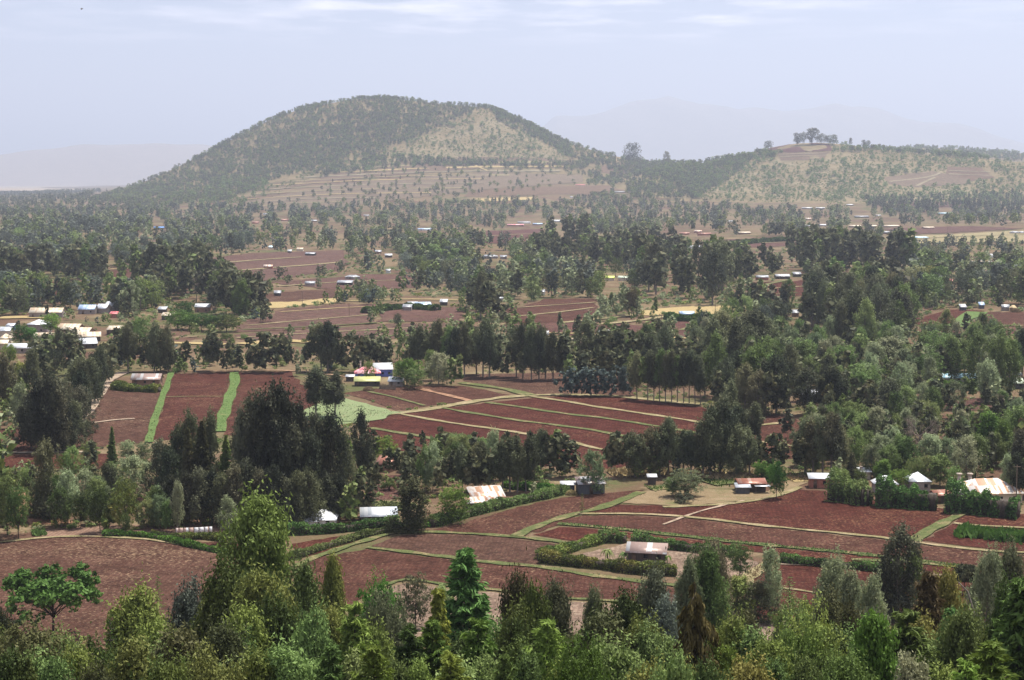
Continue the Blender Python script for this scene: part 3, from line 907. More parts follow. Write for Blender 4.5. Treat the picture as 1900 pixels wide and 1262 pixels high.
MAT['verge_blades'] = foliage('grass_blades', (.070, .095, .028), (.120, .135, .050), (.22, .18, .095), .3, scale=.12)
MAT['bright_blades'] = foliage('bright_blades', (.062, .112, .028), (.110, .165, .048), None, .3, scale=.12)
MAT['maize_blades'] = foliage('maize_blades', (.045, .100, .018), (.085, .155, .030), None, .3, scale=.3)
MAT['cane_blades'] = foliage('cane_blades', (.16, .20, .07), (.25, .29, .11), None, .3, scale=.3)
MAT['cabbage_blades'] = foliage('crop_leaves', (.115, .155, .075), (.18, .215, .115), None, .25, scale=.2)
MAT['dry_blades'] = foliage('dry_blades', (.25, .19, .10), (.34, .27, .15), None, .25, scale=.3)

def hedge(pts, height, width, pal, label, cat='hedge', dens=26., name='hedge', ls=.34, rough=.35):
    P = line_world(pts, 6)
    Q = P[:, :2]
    seg = np.linalg.norm(np.diff(Q, axis=0), axis=1); L = seg.sum()
    T = nrm(np.gradient(Q, axis=0)); Nn = np.c_[-T[:, 1], T[:, 0]]
    m = int(min(L * (height * 2 + width) * dens, 60000))
    k = RNG.choice(len(seg), m, p=seg / seg.sum()); u = RNG.uniform(0, 1, m)[:, None]
    c = Q[k] * (1 - u) + Q[k + 1] * u
    s = np.cumsum(np.r_[0, seg])[k] + u[:, 0] * seg[k]
    bump = 1 + rough * (np.sin(s * .83) * .28 + np.sin(s * .31 + 1) * .40 + np.sin(s * 2.3) * .18)
    a = RNG.uniform(-.15, PI + .15, m); r = RNG.uniform(.72, 1.02, m)
    off = np.cos(a) * r * width / 2 * bump; zz = np.maximum(.05, (np.sign(np.sin(a)) * np.abs(np.sin(a)) ** .6) * r * height * bump)
    x = c[:, 0] + Nn[k, 0] * off; y = c[:, 1] + Nn[k, 1] * off
    o0 = P[len(P) // 2]
    C = np.c_[x - o0[0], y - o0[1], H(x, y) - o0[2] + zz]
    V, F = leaf_quads(C, nrm(RNG.normal(size=(m, 3)) + (0, 0, .3)), ls * (1 + np.hypot(*o0[:2]) / 900), ls * .6 * (1 + np.hypot(*o0[:2]) / 900), RNG)
    g = Geo(); g.add(V, F, 0)
    # woody core
    for i in range(0, len(Q) - 1, 1):
        a0, a1 = Q[i], Q[i + 1]; md = (a0 + a1) / 2; ln = np.linalg.norm(a1 - a0)
        g.box((md[0] - o0[0], md[1] - o0[1], float(H(md[0], md[1])) - o0[2] - .1), (ln * 1.02, width * .55, height * .72), math.atan2(a1[1] - a0[1], a1[0] - a0[0]), 1)
    o = obj(name, geo_mesh(name, g, (PAL[pal][0], BARKD)), None, tuple(o0))
    return tag(o, label, cat)

MAT['yard'] = grassmat('trodden_yard', (.165, .120, .066), (.215, .160, .095), (.120, .115, .050), .45, .25)
# ---- near fields
field([(-240, 1013), (70, 1000), (140, 997), (270, 1002), (420, 1028), (480, 1046), (540, 1050), (545, 1110), (420, 1190), (250, 1262), (-240, 1262)], 'field_litter', 'ploughed red field strewn with pale stubble below the curving hedge')
field([(548, 1056), (600, 1033), (680, 1020), (760, 1029), (860, 1042), (1000, 1055), (1080, 1068), (1250, 1090), (1330, 1102), (1340, 1140), (1270, 1126), (1180, 1120), (1074, 1113), (1031, 1110), (921, 1096), (850, 1090), (752, 1076), (692, 1098), (640, 1130), (560, 1130)], 'field_red', 'deep red ploughed field in front of the square hedge')
field([(690, 1014), (735, 996), (790, 991), (930, 997), (1045, 1012), (1003, 1036), (998, 1048), (860, 1036), (760, 1023)], 'field_red', 'deep red field left of the square hedge')
field([(742, 984), (800, 986), (930, 993), (955, 995), (1000, 974), (1070, 953), (1140, 934), (1180, 916), (1195, 909), (1120, 916), (1060, 922), (1000, 933), (930, 950), (860, 972), (800, 984)], 'field_red', 'red field curving up to the dark plank shed')
field([(980, 988), (1030, 968), (1080, 957), (1190, 958), (1300, 966), (1400, 978), (1500, 988), (1620, 1000), (1700, 1011), (1860, 1028), (2150, 1040), (2150, 1066), (1760, 1046), (1620, 1030), (1500, 1018), (1340, 1002), (1215, 988), (1120, 979), (1040, 974), (1000, 988)], 'field_litter', 'long red field streaked with pale stubble')
field([(990, 993), (1040, 978), (1120, 984), (1215, 994), (1340, 1008), (1500, 1024), (1640, 1037), (1760, 1052), (2150, 1075), (2150, 1095), (1850, 1073), (1640, 1053), (1500, 1036), (1400, 1024), (1240, 1010), (1170, 1000), (1110, 996), (1060, 1004)], 'field_litter', 'narrow red field just behind the square hedge')
field([(1090, 952), (1150, 937), (1195, 938), (1250, 940), (1330, 936), (1395, 930), (1440, 922), (1475, 908), (1530, 912), (1560, 924), (1640, 931), (1740, 943), (1795, 949), (1745, 975), (1700, 1003), (1620, 994), (1500, 982), (1400, 972), (1300, 960), (1190, 952)], 'field_litter', 'broad red field below the rusty-roofed homestead')
field([(1800, 950), (2150, 966), (2150, 1034), (1860, 1022), (1712, 1004), (1760, 977)], 'field_litter', 'red field around the tall green fodder strip')
field([(1400, 1070), (1448, 1048), (1560, 1054), (1640, 1062), (1760, 1072), (2150, 1096), (2150, 1160), (1700, 1150), (1600, 1140), (1500, 1150), (1385, 1152), (1380, 1110)], 'field_red', 'red ploughed field beyond the scattered young trees')
field([(700, 1100), (752, 1082), (850, 1096), (921, 1101), (1031, 1115), (1180, 1126), (1270, 1132), (1300, 1160), (1250, 1200), (900, 1200), (680, 1180)], 'field_pale', 'pale pinkish fallow field at the foot of the slope', clear=False)
field([(1385, 1156), (1500, 1156), (1600, 1150), (1620, 1200), (1400, 1220), (1330, 1190)], 'field_pale', 'pale stubble corner among the slope trees', clear=False)
field([(1075, 1030), (1165, 1008), (1300, 1022), (1420, 1046), (1380, 1068), (1275, 1078), (1245, 1066), (1060, 1042)], 'field_pale', 'bare brown yard inside the square hedge')
field([(1150, 934), (1185, 914), (1250, 908), (1370, 910), (1425, 912), (1462, 892), (1505, 892), (1478, 906), (1440, 922), (1395, 929), (1330, 935), (1250, 939)], 'yard', 'pale trodden yard around the shade tree', 1.6)
field([(540, 1010), (600, 1000), (700, 985), (735, 984), (690, 1004), (560, 1036)], 'field_red', 'small red plot between two hedges')
field([(330, 1008), (425, 1006), (470, 1012), (440, 1026)], 'field_red', 'small red plot behind the low hedge')
field([(60, 985), (200, 975), (420, 975), (440, 985), (330, 995), (180, 993), (80, 997)], 'field_pale', 'pale earth bank below the young trees', clear=False)
field([(30, 905), (70, 905), (75, 950), (140, 970), (60, 975), (20, 950)], 'path', 'bare orange earth between trees', clear=False, name='bare_earth')
field([(330, 960), (470, 955), (470, 985), (330, 985)], 'path', 'orange earth below the tall dark grove', clear=False, name='bare_earth')
# ---- middle distance
field([(205, 711), (218, 711), (217, 721), (298, 724), (268, 822), (130, 834), (165, 770)], 'field_red', 'red field left of the first green strip')
field([(322, 694), (428, 691), (420, 735), (404, 790), (400, 812), (282, 818), (300, 760)], 'field_red', 'red field between two green strips')
field([(440, 692), (540, 690), (558, 712), (592, 745), (582, 770), (500, 805), (416, 808), (420, 780), (436, 740)], 'field_red', 'red field right of the bright green strip')
field([(-240, 796), (42, 796), (110, 832), (128, 838), (-240, 838)], 'field_red', 'small red field beside the dark tree cluster')
field([(-240, 844), (150, 844), (210, 842), (200, 870), (-240, 870)], 'field_red', 'narrow red field below the dark tree cluster')
field([(592, 738), (630, 738), (690, 752), (735, 766), (690, 776), (650, 786), (598, 792)], 'cabbage', 'pale green vegetable plot', name='crop_field')
field([(638, 730), (690, 722), (775, 717), (856, 716), (955, 735), (880, 743), (735, 762), (690, 745)], 'field_red', 'red field in front of the pink-roofed homestead')
field([(862, 695), (1044, 692), (1180, 700), (1180, 738), (1041, 733), (984, 733), (900, 716), (862, 710)], 'field_red', 'red field beside the young plantation')
field([(685, 777), (744, 768), (818, 758), (967, 741), (1041, 736), (1155, 738), (1300, 756), (1345, 775), (1340, 835), (1250, 860), (1110, 872), (880, 856), (760, 838), (700, 834), (685, 800)], 'field_red', 'wide red field crossed by slanting grass strips')
field([(1350, 775), (1420, 768), (1480, 778), (1490, 850), (1360, 858)], 'field_red', 'red field between the standing trees')
field([(690, 885), (760, 880), (745, 925), (680, 930)], 'field_brown', 'small brown plot beside the mossy hut', clear=False)
field([(1660, 735), (1870, 740), (1900, 760), (1650, 765)], 'field_brown', 'brown plot below the long pale blue roof', clear=False)
for p, m_, l in [
    ([(480, 548), (560, 540), (622, 536), (625, 552), (560, 560), (485, 562)], 'field_red', 'dull red field beside the small thatched shed'),
    ([(485, 563), (620, 553), (625, 562), (490, 574)], 'straw', 'thin straw strip under the dull red field'),
    ([(440, 606), (520, 575), (640, 565), (700, 566), (690, 600), (560, 612), (440, 618)], 'field_far', 'brownish field with thin grass lines'),
    ([(430, 622), (560, 614), (690, 603), (860, 600), (870, 618), (700, 630), (480, 636)], 'field_far', 'long brown field behind the tree row'),
    ([(720, 566), (850, 572), (860, 596), (700, 598)], 'field_far', 'brown field beside the low white sheds'),
    ([(940, 575), (1010, 555), (1110, 555), (1100, 590), (1060, 600), (940, 600)], 'field_red', 'terraced red field behind the pollard trees'),
    ([(935, 604), (1080, 598), (1180, 604), (1350, 612), (1340, 632), (1100, 625), (940, 616)], 'field_far', 'long dull red field across the valley'),
    ([(1195, 600), (1240, 592), (1330, 592), (1400, 590), (1350, 608), (1200, 608)], 'field_far', 'dull red field below the blue hut'),
    ([(1190, 577), (1290, 568), (1410, 568), (1402, 580), (1300, 586), (1195, 586)], 'straw', 'yellow straw field beside the blue hut'),
    ([(1375, 556), (1398, 525), (1470, 522), (1535, 518), (1545, 536), (1455, 556), (1400, 560)], 'field_red', 'red field below the grey-roofed sheds'),
    ([(1692, 592), (1768, 575), (1830, 577), (1770, 605), (1725, 610)], 'field_red', 'red field left of the green gap'),
    ([(1805, 580), (2150, 578), (2150, 604), (1815, 604)], 'field_red', 'red field right of the green gap'),
    ([(1700, 614), (2150, 608), (2150, 618), (1720, 624)], 'field_far', 'thin brown field edge'),
    ([(1298, 450), (1380, 442), (1510, 440), (1512, 452), (1420, 460), (1310, 458)], 'field_far', 'brown field behind the long dark grove'),
    ([(-240, 463), (40, 464), (62, 478), (60, 486), (-240, 487)], 'field_red', 'red field among far dark trees'),
    ([(70, 545), (88, 524), (135, 524), (136, 542), (100, 552)], 'field_red', 'red field with fine furrows behind the school'),
    ([(205, 502), (246, 500), (246, 524), (205, 528)], 'field_red', 'small red field behind the pale turning track'),
    ([(195, 534), (240, 530), (240, 546), (200, 550)], 'field_red', 'small red field below the pale track'),
    ([(240, 500), (470, 470), (640, 465), (640, 500), (500, 520), (420, 530), (300, 512)], 'field_far', 'broad brown fields with faint grass lines'),
    ([(500, 525), (690, 510), (790, 515), (780, 535), (620, 538)], 'field_far', 'brown field beside the white shed'),
    ([(880, 430), (1010, 425), (1010, 452), (900, 452)], 'field_far', 'brown field below the red and white homestead'),
    ([(1640, 380), (1780, 385), (1790, 376), (1660, 372)], 'field_far', 'brown field at the low hill foot'),
    ([(1680, 440), (1900, 428), (2150, 430), (2150, 446), (1700, 452)], 'verge_dry', 'pale dry ground beyond the light blue roof'),
    ([(1640, 425), (1800, 420), (1900, 425), (1690, 436)], 'field_far', 'brown strip behind the light blue roof'),
    ([(430, 380), (640, 340), (900, 320), (1080, 325), (1080, 338), (900, 352), (760, 368), (600, 388), (470, 390)], 'field_hill', 'terraced brown field on the hill foot'),
    ([(520, 352), (660, 312), (830, 292), (1000, 293), (1060, 300), (1060, 312), (900, 312), (640, 332)], 'field_hill', 'upper terraced field on the hill'),
    ([(870, 355), (1000, 347), (1130, 345), (1130, 360), (980, 362), (860, 366)], 'field_hill', 'brown field below the red farm roof'),
    ([(880, 369), (990, 366), (985, 371), (890, 375)], 'straw', 'thin straw field at the hill foot'),
    ([(1120, 308), (1200, 303), (1215, 312), (1150, 325), (1110, 320)], 'field_hill', 'small terraced plot on the saddle'),
    ([(1420, 278), (1480, 264), (1540, 268), (1545, 280), (1460, 284)], 'field_brown', 'bare red top of the low hill'),
    ([(1440, 285), (1540, 282), (1530, 296), (1450, 298)], 'field_hill', 'pale terraced patch below the hilltop trees'),
    ([(1640, 330), (1730, 318), (1800, 334), (1790, 342), (1700, 348), (1650, 342)], 'field_hill', 'dark brown plot on the low hillside'),
    ([(1755, 310), (1820, 312), (1845, 330), (1800, 336), (1758, 326)], 'field_hill', 'pale terraces at the low hill shoulder'),
    ([(120, 385), (180, 370), (320, 355), (330, 366), (230, 380), (150, 392)], 'field_hill', 'brown plots at the left hill foot'),
]:
    field(p, m_, l, 1.5, .8)

# paths
ribbon([(228, 692), (205, 706), (182, 735), (158, 770), (138, 806), (124, 836)], 4.2, 'path_pale', 'pale earth track beside the dark tree row', 3, 'path', w2=2.6)
ribbon([(228, 692), (300, 690), (420, 690), (540, 689), (640, 700)], 2.2, 'path', 'earth path along the field tops', 3, 'path')
ribbon([(-20, 1010), (60, 1001), (130, 997), (200, 998), (280, 1003), (360, 1016), (430, 1031), (485, 1047)], 1.3, 'verge_dry', 'dry grass edge of the stubble field', 3, tuft=3, tpal='dry_blades')
ribbon([(548, 1052), (600, 1030), (660, 1010), (720, 992), (760, 984)], 1.8, 'verge', 'green edge beside the low hedge', 3, tuft=5)
ribbon([(680, 1017), (760, 1026), (860, 1039), (930, 1047), (1000, 1053), (1080, 1066), (1180, 1079), (1270, 1090), (1340, 1100)], 1.9, 'verge', 'green strip in front of the square hedge', 3, tuft=5)
ribbon([(735, 990), (800, 988), (880, 992), (950, 997), (1010, 1003), (1058, 1010)], 1.8, 'verge', 'green strip left of the square hedge', 3, tuft=6)
ribbon([(955, 998), (990, 980), (1030, 966), (1070, 954), (1115, 943), (1160, 926), (1190, 914)], 2.6, 'verge', 'green strip climbing towards the shade tree', 3, tuft=5)
ribbon([(1075, 955), (1190, 955), (1300, 963), (1400, 975), (1500, 985), (1620, 997), (1700, 1008), (1860, 1025), (2150, 1035)], 1.6, 'verge_dry', 'pale green line across the broad red field', 3, tuft=4)
ribbon([(1035, 973), (1120, 980), (1215, 990), (1340, 1004), (1440, 1015), (1500, 1020), (1620, 1032), (1700, 1041), (1800, 1055)], 2.0, 'verge', 'thick green strip parallel to the pale line', 3, tuft=9, th=.55, tpal='bright_blades')
ribbon([(1690, 1006), (1715, 992), (1740, 976), (1765, 962), (1792, 950)], 3.0, 'verge', 'green strip running up to the dark hedge', 3, tuft=5)
ribbon([(1770, 972), (1840, 978), (2150, 990)], 1.2, 'verge_dry', 'dry line behind the fodder strip', 3, tuft=3)
ribbon([(1430, 1090), (1480, 1096), (1540, 1106)], .9, 'verge_dry', 'thin dry line among the young trees', 3, tuft=3, tpal='dry_blades')
ribbon([(1440, 1048), (1540, 1052), (1640, 1060), (1760, 1070)], .9, 'path_pale', 'pale edge below the clipped hedge', 3, 'path')
ribbon([(1350, 1095), (1390, 1072), (1420, 1052), (1450, 1040)], 3.4, 'verge_dry', 'straw-coloured bank at the end of the yard', 3, tuft=6, tpal='dry_blades', th=.6)
ribbon([(1180, 1120), (1100, 1114), (1031, 1110), (921, 1096), (850, 1090), (752, 1077), (692, 1099)], 1.2, 'verge', 'thin green line above the fallow field', 3, tuft=5)
ribbon([(1600, 1120), (1700, 1122), (1760, 1128)], 2.0, 'verge', 'green strip low behind the slope trees', 3, tuft=8)
ribbon([(1580, 1040), (1700, 1044), (1800, 1056), (1830, 1058)], 2.0, 'verge', 'weedy green strip behind the dark conifer', 3, tuft=8, th=.5)
ribbon([(1230, 942), (1330, 938), (1400, 930), (1445, 920), (1485, 905)], 1.6, 'verge_dry', 'dry edge of the trodden yard', 3, tuft=4, tpal='dry_blades')
ribbon([(1380, 930), (1300, 950), (1230, 975)], .8, 'path_pale', 'faint foot track across the broad field', 3, 'path')
# middle strips
ribbon([(319, 691), (312, 710), (301, 740), (287, 780), (276, 822)], 2.3, 'verge_bright', 'first green strip between the mid fields', 3, tuft=3, th=.5, jit=.2)
ribbon([(434, 692), (435, 712), (424, 745), (412, 780), (406, 802)], 3.4, 'verge_bright', 'bright green strip between the mid fields', 3, tuft=3, tpal='bright_blades', th=.5, jit=.2)
ribbon([(308, 738), (360, 737), (415, 737)], .9, 'verge', 'thin green line across the mid field', 3)
ribbon([(170, 786), (210, 781), (250, 778)], 1.4, 'path_pale', 'pale litter band in the left field', 3, 'path')
ribbon([(690, 772), (740, 768), (818, 757), (886, 745), (967, 736), (1041, 734), (1135, 736), (1200, 742), (1300, 752)], 4.2, 'verge_dry', 'wide tan verge between the striped fields', 3, tuft=1.2, tpal='dry_blades')
ribbon([(856, 711), (900, 717), (950, 726), (990, 735)], 4.5, 'verge', 'green band running down from the homestead', 3, tuft=1.5)
ribbon([(684, 728), (730, 738), (788, 754)], 1.5, 'verge', 'thin green line in front of the homestead', 3)
ribbon([(775, 722), (825, 733), (876, 746)], 3., 'path', 'orange litter line in front of the homestead', 3, 'path')
for k, (L_, w_) in enumerate([([(987, 737), (1050, 746), (1101, 755), (1190, 768), (1270, 780), (1340, 792)], 2.6), ([(903, 748), (970, 757), (1034, 767), (1120, 777), (1185, 787), (1260, 799), (1330, 812)], 2.4),
     ([(818, 758), (890, 770), (967, 782), (1040, 791), (1101, 800), (1165, 812), (1230, 822)], 2.4), ([(744, 769), (800, 780), (866, 790), (930, 799), (997, 810), (1060, 822), (1111, 834), (1180, 846)], 2.2),
     ([(687, 795), (730, 802), (775, 810), (825, 820), (880, 830), (900, 838)], 2.6), ([(820, 838), (880, 843), (940, 852)], 1.6)]):
    ribbon(L_, w_, ('verge_dry', 'verge', 'verge', 'verge_dry', 'verge', 'verge_dry')[k], ('uppermost', 'second', 'third', 'fourth', 'fifth', 'lowest')[k] + ' slanting grass strip in the wide field', 3, tuft=1.5)
ribbon([(1340, 800), (1400, 792), (1450, 786)], 2.2, 'verge_dry', 'tan strip between the standing trees', 3)
ribbon([(1340, 815), (1420, 822), (1480, 830)], 2.2, 'verge_dry', 'tan strip in front of the standing trees', 3)
ribbon([(-30, 840), (60, 841), (160, 840)], 2.0, 'path_pale', 'pale track below the dark tree cluster', 3, 'path')
# far strips
for L_, w_, m_ in [([(460, 605), (560, 596), (690, 585)], 3, 'verge_dry'), ([(450, 613), (600, 606), (700, 600)], 3, 'verge'), ([(520, 580), (640, 572), (700, 570)], 3, 'straw'), ([(700, 628), (800, 614), (870, 606)], 4, 'verge'),
     ([(440, 628), (600, 618), (760, 610)], 3, 'verge_dry'), ([(940, 590), (1040, 580), (1100, 572)], 3, 'verge_dry'), ([(960, 572), (1050, 566), (1105, 562)], 3, 'verge_dry'), ([(940, 617), (1100, 621), (1300, 630)], 4, 'straw'),
     ([(1040, 600), (1120, 592), (1180, 585)], 5, 'verge_dry'), ([(1100, 604), (1180, 596), (1240, 588)], 5, 'verge_dry'), ([(1270, 614), (1320, 600), (1370, 590)], 8, 'verge'), ([(1210, 606), (1240, 596), (1280, 588)], 7, 'verge'),
     ([(1240, 632), (1200, 640), (1160, 634), (1060, 630)], 5, 'path_pale'), ([(1380, 546), (1440, 536), (1540, 530)], 3, 'verge_dry'), ([(1415, 530), (1445, 524), (1465, 520)], 4, 'verge'), ([(1385, 552), (1480, 544)], 3, 'verge'),
     ([(1765, 607), (1790, 594), (1815, 580)], 11, 'verge_bright'), ([(1730, 612), (1820, 606), (1930, 605)], 3, 'verge'), ([(1300, 456), (1400, 452), (1510, 450)], 7, 'verge_dry'), ([(1300, 445), (1420, 444), (1510, 445)], 6, 'verge_dry'),
     ([(195, 532), (215, 528), (232, 524), (238, 529), (215, 534)], 9, 'straw'), ([(300, 500), (420, 488), (560, 478)], 6, 'verge_dry'), ([(330, 512), (480, 500), (630, 488)], 6, 'verge_dry'), ([(640, 465), (700, 440), (740, 425)], 12, 'verge'),
     ([(520, 532), (640, 524), (780, 520)], 5, 'verge_dry'), ([(890, 440), (960, 436), (1010, 435)], 9, 'verge_dry'), ([(640, 560), (760, 556), (900, 560)], 4, 'straw'), ([(205, 500), (246, 499)], 5, 'straw'),
     ([(450, 640), (520, 634), (600, 636)], 11, 'straw'), ([(195, 640), (240, 632), (300, 636), (420, 640)], 8, 'straw'), ([(0, 590), (60, 590), (110, 588)], 14, 'straw'), ([(1680, 452), (1760, 440), (2150, 432)], 8, 'verge_dry')]:
    ribbon(L_, w_, m_, 'far thin strip of grass between fields', 3.2, 'grass_strip')
for i, (a, b, c_) in enumerate([(302, 640, 1050), (310, 600, 1060), (318, 560, 1040), (326, 530, 960), (333, 500, 900), (341, 480, 900), (350, 460, 860), (359, 450, 800), (368, 440, 700), (376, 440, 640)]):
    ribbon([(b, a + 12), ((b + c_) / 2, a + 2), (c_, a)], 15, ('verge_dry', 'straw', 'hill_dry')[i % 3], 'pale terrace line on the hill foot', 3.2, 'grass_strip')
ribbon([(870, 302), (890, 312), (905, 318)], 8, 'straw', 'short straw line on the hill terraces', 3.5, 'grass_strip')
for a, b in [([(1445, 288), (1535, 285)], 6), ([(1447, 292), (1535, 289)], 6), ([(1650, 338), (1720, 330), (1745, 322)], 7), ([(1700, 346), (1735, 330)], 7), ([(1760, 318), (1838, 320)], 7), ([(1760, 324), (1840, 327)], 7)]:
    ribbon(a, b, 'hill_dry', 'pale terrace line on the low hill', 3.2, 'grass_strip')

# standing crops
ribbon([(1778, 990), (1820, 994), (1870, 1000), (2150, 1010)], 5., 'verge', 'tall dark green fodder grass strip at the right edge of the fields', 3, 'tall_grass', tuft=60, tpal='maize_blades', th=1.7)
ribbon([(820, 822), (850, 826), (895, 834)], 7, 'verge', 'row of pale yellow-green napier grass clumps', 3, 'tall_grass', tuft=22, tpal='cane_blades', th=2.6)
ribbon([(640, 752), (600, 768), (610, 780), (690, 770), (720, 764)], 14, 'cabbage', 'pale leafy vegetables', 3, 'crop_rows', tuft=3.2, tpal='cabbage_blades', th=.5)
ribbon([(900, 850), (840, 845), (790, 840)], 6, 'verge', 'weedy grass below the napier clumps', 3, 'tall_grass', tuft=6, th=.9)
ribbon([(1310, 897), (1380, 890), (1450, 886), (1500, 884)], 9, 'verge', 'green weeds behind the patched hut', 3, 'tall_grass', tuft=6, th=.7, tpal='maize_blades')
ribbon([(1205, 908), (1260, 905)], 6, 'verge', 'green weeds beside the shade tree', 3, 'tall_grass', tuft=6, th=.6, tpal='maize_blades')
ribbon([(60, 992), (85, 990)], 4, 'verge_bright', 'bright green weeds beside two slender trees', 3, 'tall_grass', tuft=18, th=1., tpal='bright_blades')
ribbon([(1130, 880), (1220, 878), (1300, 884), (1420, 886)], 9, 'straw', 'tall dry grass under the dark tree row', 3, 'tall_grass', tuft=5, th=1.2, tpal='dry_blades')
ribbon([(1460, 890), (1500, 888), (1540, 886)], 7, 'straw', 'dry grass under the thin trees', 3, 'tall_grass', tuft=5, th=1., tpal='dry_blades')
ribbon([(690, 940), (720, 936), (760, 946)], 8, 'verge', 'weedy green ground behind the zinc roof', 3, 'tall_grass', tuft=6, th=.7)

# hedges
hedge([(190, 996), (240, 996), (290, 1001), (340, 1012), (385, 1022), (425, 1030), (480, 1040)], 1.3, 1.6, 'lush', 'low curving green hedge along the top of the stubble field')
hedge([(538, 1040), (580, 1026), (620, 1014), (660, 1002), (700, 992), (738, 984)], 1.5, 1.7, 'mid', 'low green hedge running uphill behind the deep red field')
hedge([(800, 978), (850, 964), (900, 950), (960, 936), (1010, 925), (1055, 913)], 2.2, 2.6, 'mid', 'tall rounded hedge sweeping up towards the small dark shed')
hedge([(535, 992), (600, 990), (670, 984), (740, 976)], 2.2, 2.2, 'fir', 'dense dark hedge in front of the white roofs')
hedge([(740, 984), (790, 978), (840, 968)], 1.5, 2.0, 'lush', 'bushy low hedge below the round green tree')
hedge([(420, 1004), (380, 1000), (330, 1000), (280, 997)], 1.4, 2.2, 'olive', 'ragged olive hedge below the white sheet fence')
hedge([(1003, 1043), (1060, 1050), (1120, 1056), (1180, 1064), (1256, 1068)], 2.3, 2.4, 'olive', 'clipped brownish hedge along the near side of the square yard')
hedge([(1003, 1040), (1040, 1028), (1080, 1016), (1110, 1008)], 2.0, 3.0, 'olive', 'clipped olive hedge along the left side of the square yard')
hedge([(1110, 1007), (1140, 1006), (1160, 1008)], 2.3, 2.2, 'mid', 'short clipped hedge at the back of the square yard')
hedge([(1174, 1010), (1240, 1019), (1300, 1026), (1360, 1033)], 2.2, 2.3, 'fir', 'dark green clipped hedge behind the rusty-roofed house')
hedge([(1446, 1044), (1520, 1051), (1580, 1056), (1640, 1062)], 1.7, 1.9, 'fir', 'dark green clipped hedge leading away from the square yard')
hedge([(1770, 1078), (1800, 1079), (1830, 1082)], 1.4, 1.8, 'fir', 'short dark clipped hedge behind the conifers')
hedge([(1540, 926), (1570, 930), (1600, 936), (1612, 936)], 5.4, 5.5, 'mid', 'tall bushy hedge beside the brick shed', ls=.42, rough=.62)
hedge([(1624, 938), (1660, 940), (1700, 944), (1738, 946)], 5.2, 5.0, 'fir', 'tall dark hedge in front of the grey pyramid roof', ls=.42, rough=.62)
hedge([(1756, 948), (1800, 952), (1850, 958), (1890, 962)], 5.4, 5.5, 'fir', 'tall dark hedge in front of the large rusty roof', ls=.42, rough=.62)
hedge([(1025, 918), (990, 910), (960, 908), (940, 904)], 2.0, 3.5, 'lush', 'loose green hedge behind the tilted zinc roofs')
hedge([(218, 722), (240, 726), (296, 728)], 2.6, 5., 'olive', 'olive shrub hedge in front of the long pale roof house', ls=.5)
hedge([(1240, 594), (1280, 597), (1340, 594)], 3.4, 6, 'fir', 'dark hedge around the blue-roofed hut', ls=.8)
hedge([(680, 582), (720, 576), (760, 574), (810, 577)], 3., 6, 'fir', 'dark hedge in front of the low white sheds', ls=.8)
hedge([(1720, 720), (1780, 722), (1820, 724)], 3., 5, 'lush', 'dark green hedge below the long pale blue roof', ls=.6)
hedge([(1335, 458), (1420, 450), (1500, 446)], 4., 10, 'fir', 'thin dark hedge line beyond the brown field', ls=1.2)
# ------------------------------------------------------------------ buildings
R_ = {
 'zinc': sheetmetal('roof_zinc', (.46, .50, .54), (.56, .58, .60), .5), 'white': sheetmetal('roof_white', (.56, .58, .60), None, rough=.5, metal=.1),
 'rust': sheetmetal('roof_rusted', (.52, .50, .48), (.36, .19, .12), .62), 'rusty': sheetmetal('roof_half_rusted', (.70, .66, .60), (.46, .27, .17), .46, pitch=.55),
 'rustdeep': sheetmetal('roof_deep_rust', (.40, .26, .20), (.26, .10, .06), .8), 'mixed': sheetmetal('roof_mixed_sheets', (.46, .45, .44), (.27, .19, .16), .66, pitch=1.1), 'dull': sheetmetal('roof_dull_white', (.27, .285, .305), (.36, .37, .385), .5),
 'cream': sheetmetal('roof_cream', (.66, .58, .44), (.50, .37, .24), .40, metal=.05), 'red': sheetmetal('roof_red', (.55, .09, .09), (.62, .20, .20), .5, metal=.05),
 'pink': sheetmetal('roof_pink', (.62, .16, .19), (.74, .40, .42), .5, metal=.05), 'yellow': sheetmetal('roof_yellow', (.50, .52, .20), (.45, .44, .16), .4, metal=.05),
 'lime': sheetmetal('roof_lime', (.55, .66, .12), None, metal=.05), 'palegreen': sheetmetal('roof_palegreen', (.52, .60, .46), None, metal=.05),
 'blue': sheetmetal('roof_blue', (.34, .46, .64), (.46, .56, .70), .5), 'skyblue': sheetmetal('roof_skyblue', (.38, .66, .80), (.62, .80, .88), .5, metal=.05),
 'vivid': sheetmetal('roof_vivid_blue', (.06, .26, .66), None, metal=.05), 'grey': sheetmetal('roof_grey', (.44, .46, .48), (.56, .57, .58), .5),
 'thatch': plain('thatch', (.34, .26, .15), (.46, .36, .22), 3., .95),
}
W_ = {
 'timber': plain('wall_timber', (.060, .048, .042), (.100, .080, .068), 2., .9, streak=(6, 6, .4)), 'mud': plain('wall_mud', (.22, .135, .09), (.30, .19, .13), 1.2, .95),
 'stone': plain('wall_stone', (.26, .22, .20), (.36, .31, .28), 2.5, .95), 'brick': plain('wall_brick', (.30, .12, .085), (.38, .17, .12), 2., .95),
 'white': plain('wall_whitewash', (.66, .64, .60), (.76, .74, .70), .8, .9), 'blue': plain('wall_blue', (.10, .13, .40), (.14, .18, .48), .8, .9),
 'cream': plain('wall_cream', (.58, .50, .38), (.66, .58, .46), .8, .9), 'iron': plain('wall_iron_sheet', (.075, .08, .09), (.12, .125, .135), 2., .6, streak=(4, 4, .4)),
 'sheet': sheetmetal('wall_white_sheet', (.82, .82, .82), (.62, .44, .36), .34, metal=.05, pitch=2.2),
}
DARK = plain('opening_dark', (.012, .012, .014), (.020, .020, .022), 1., .6)
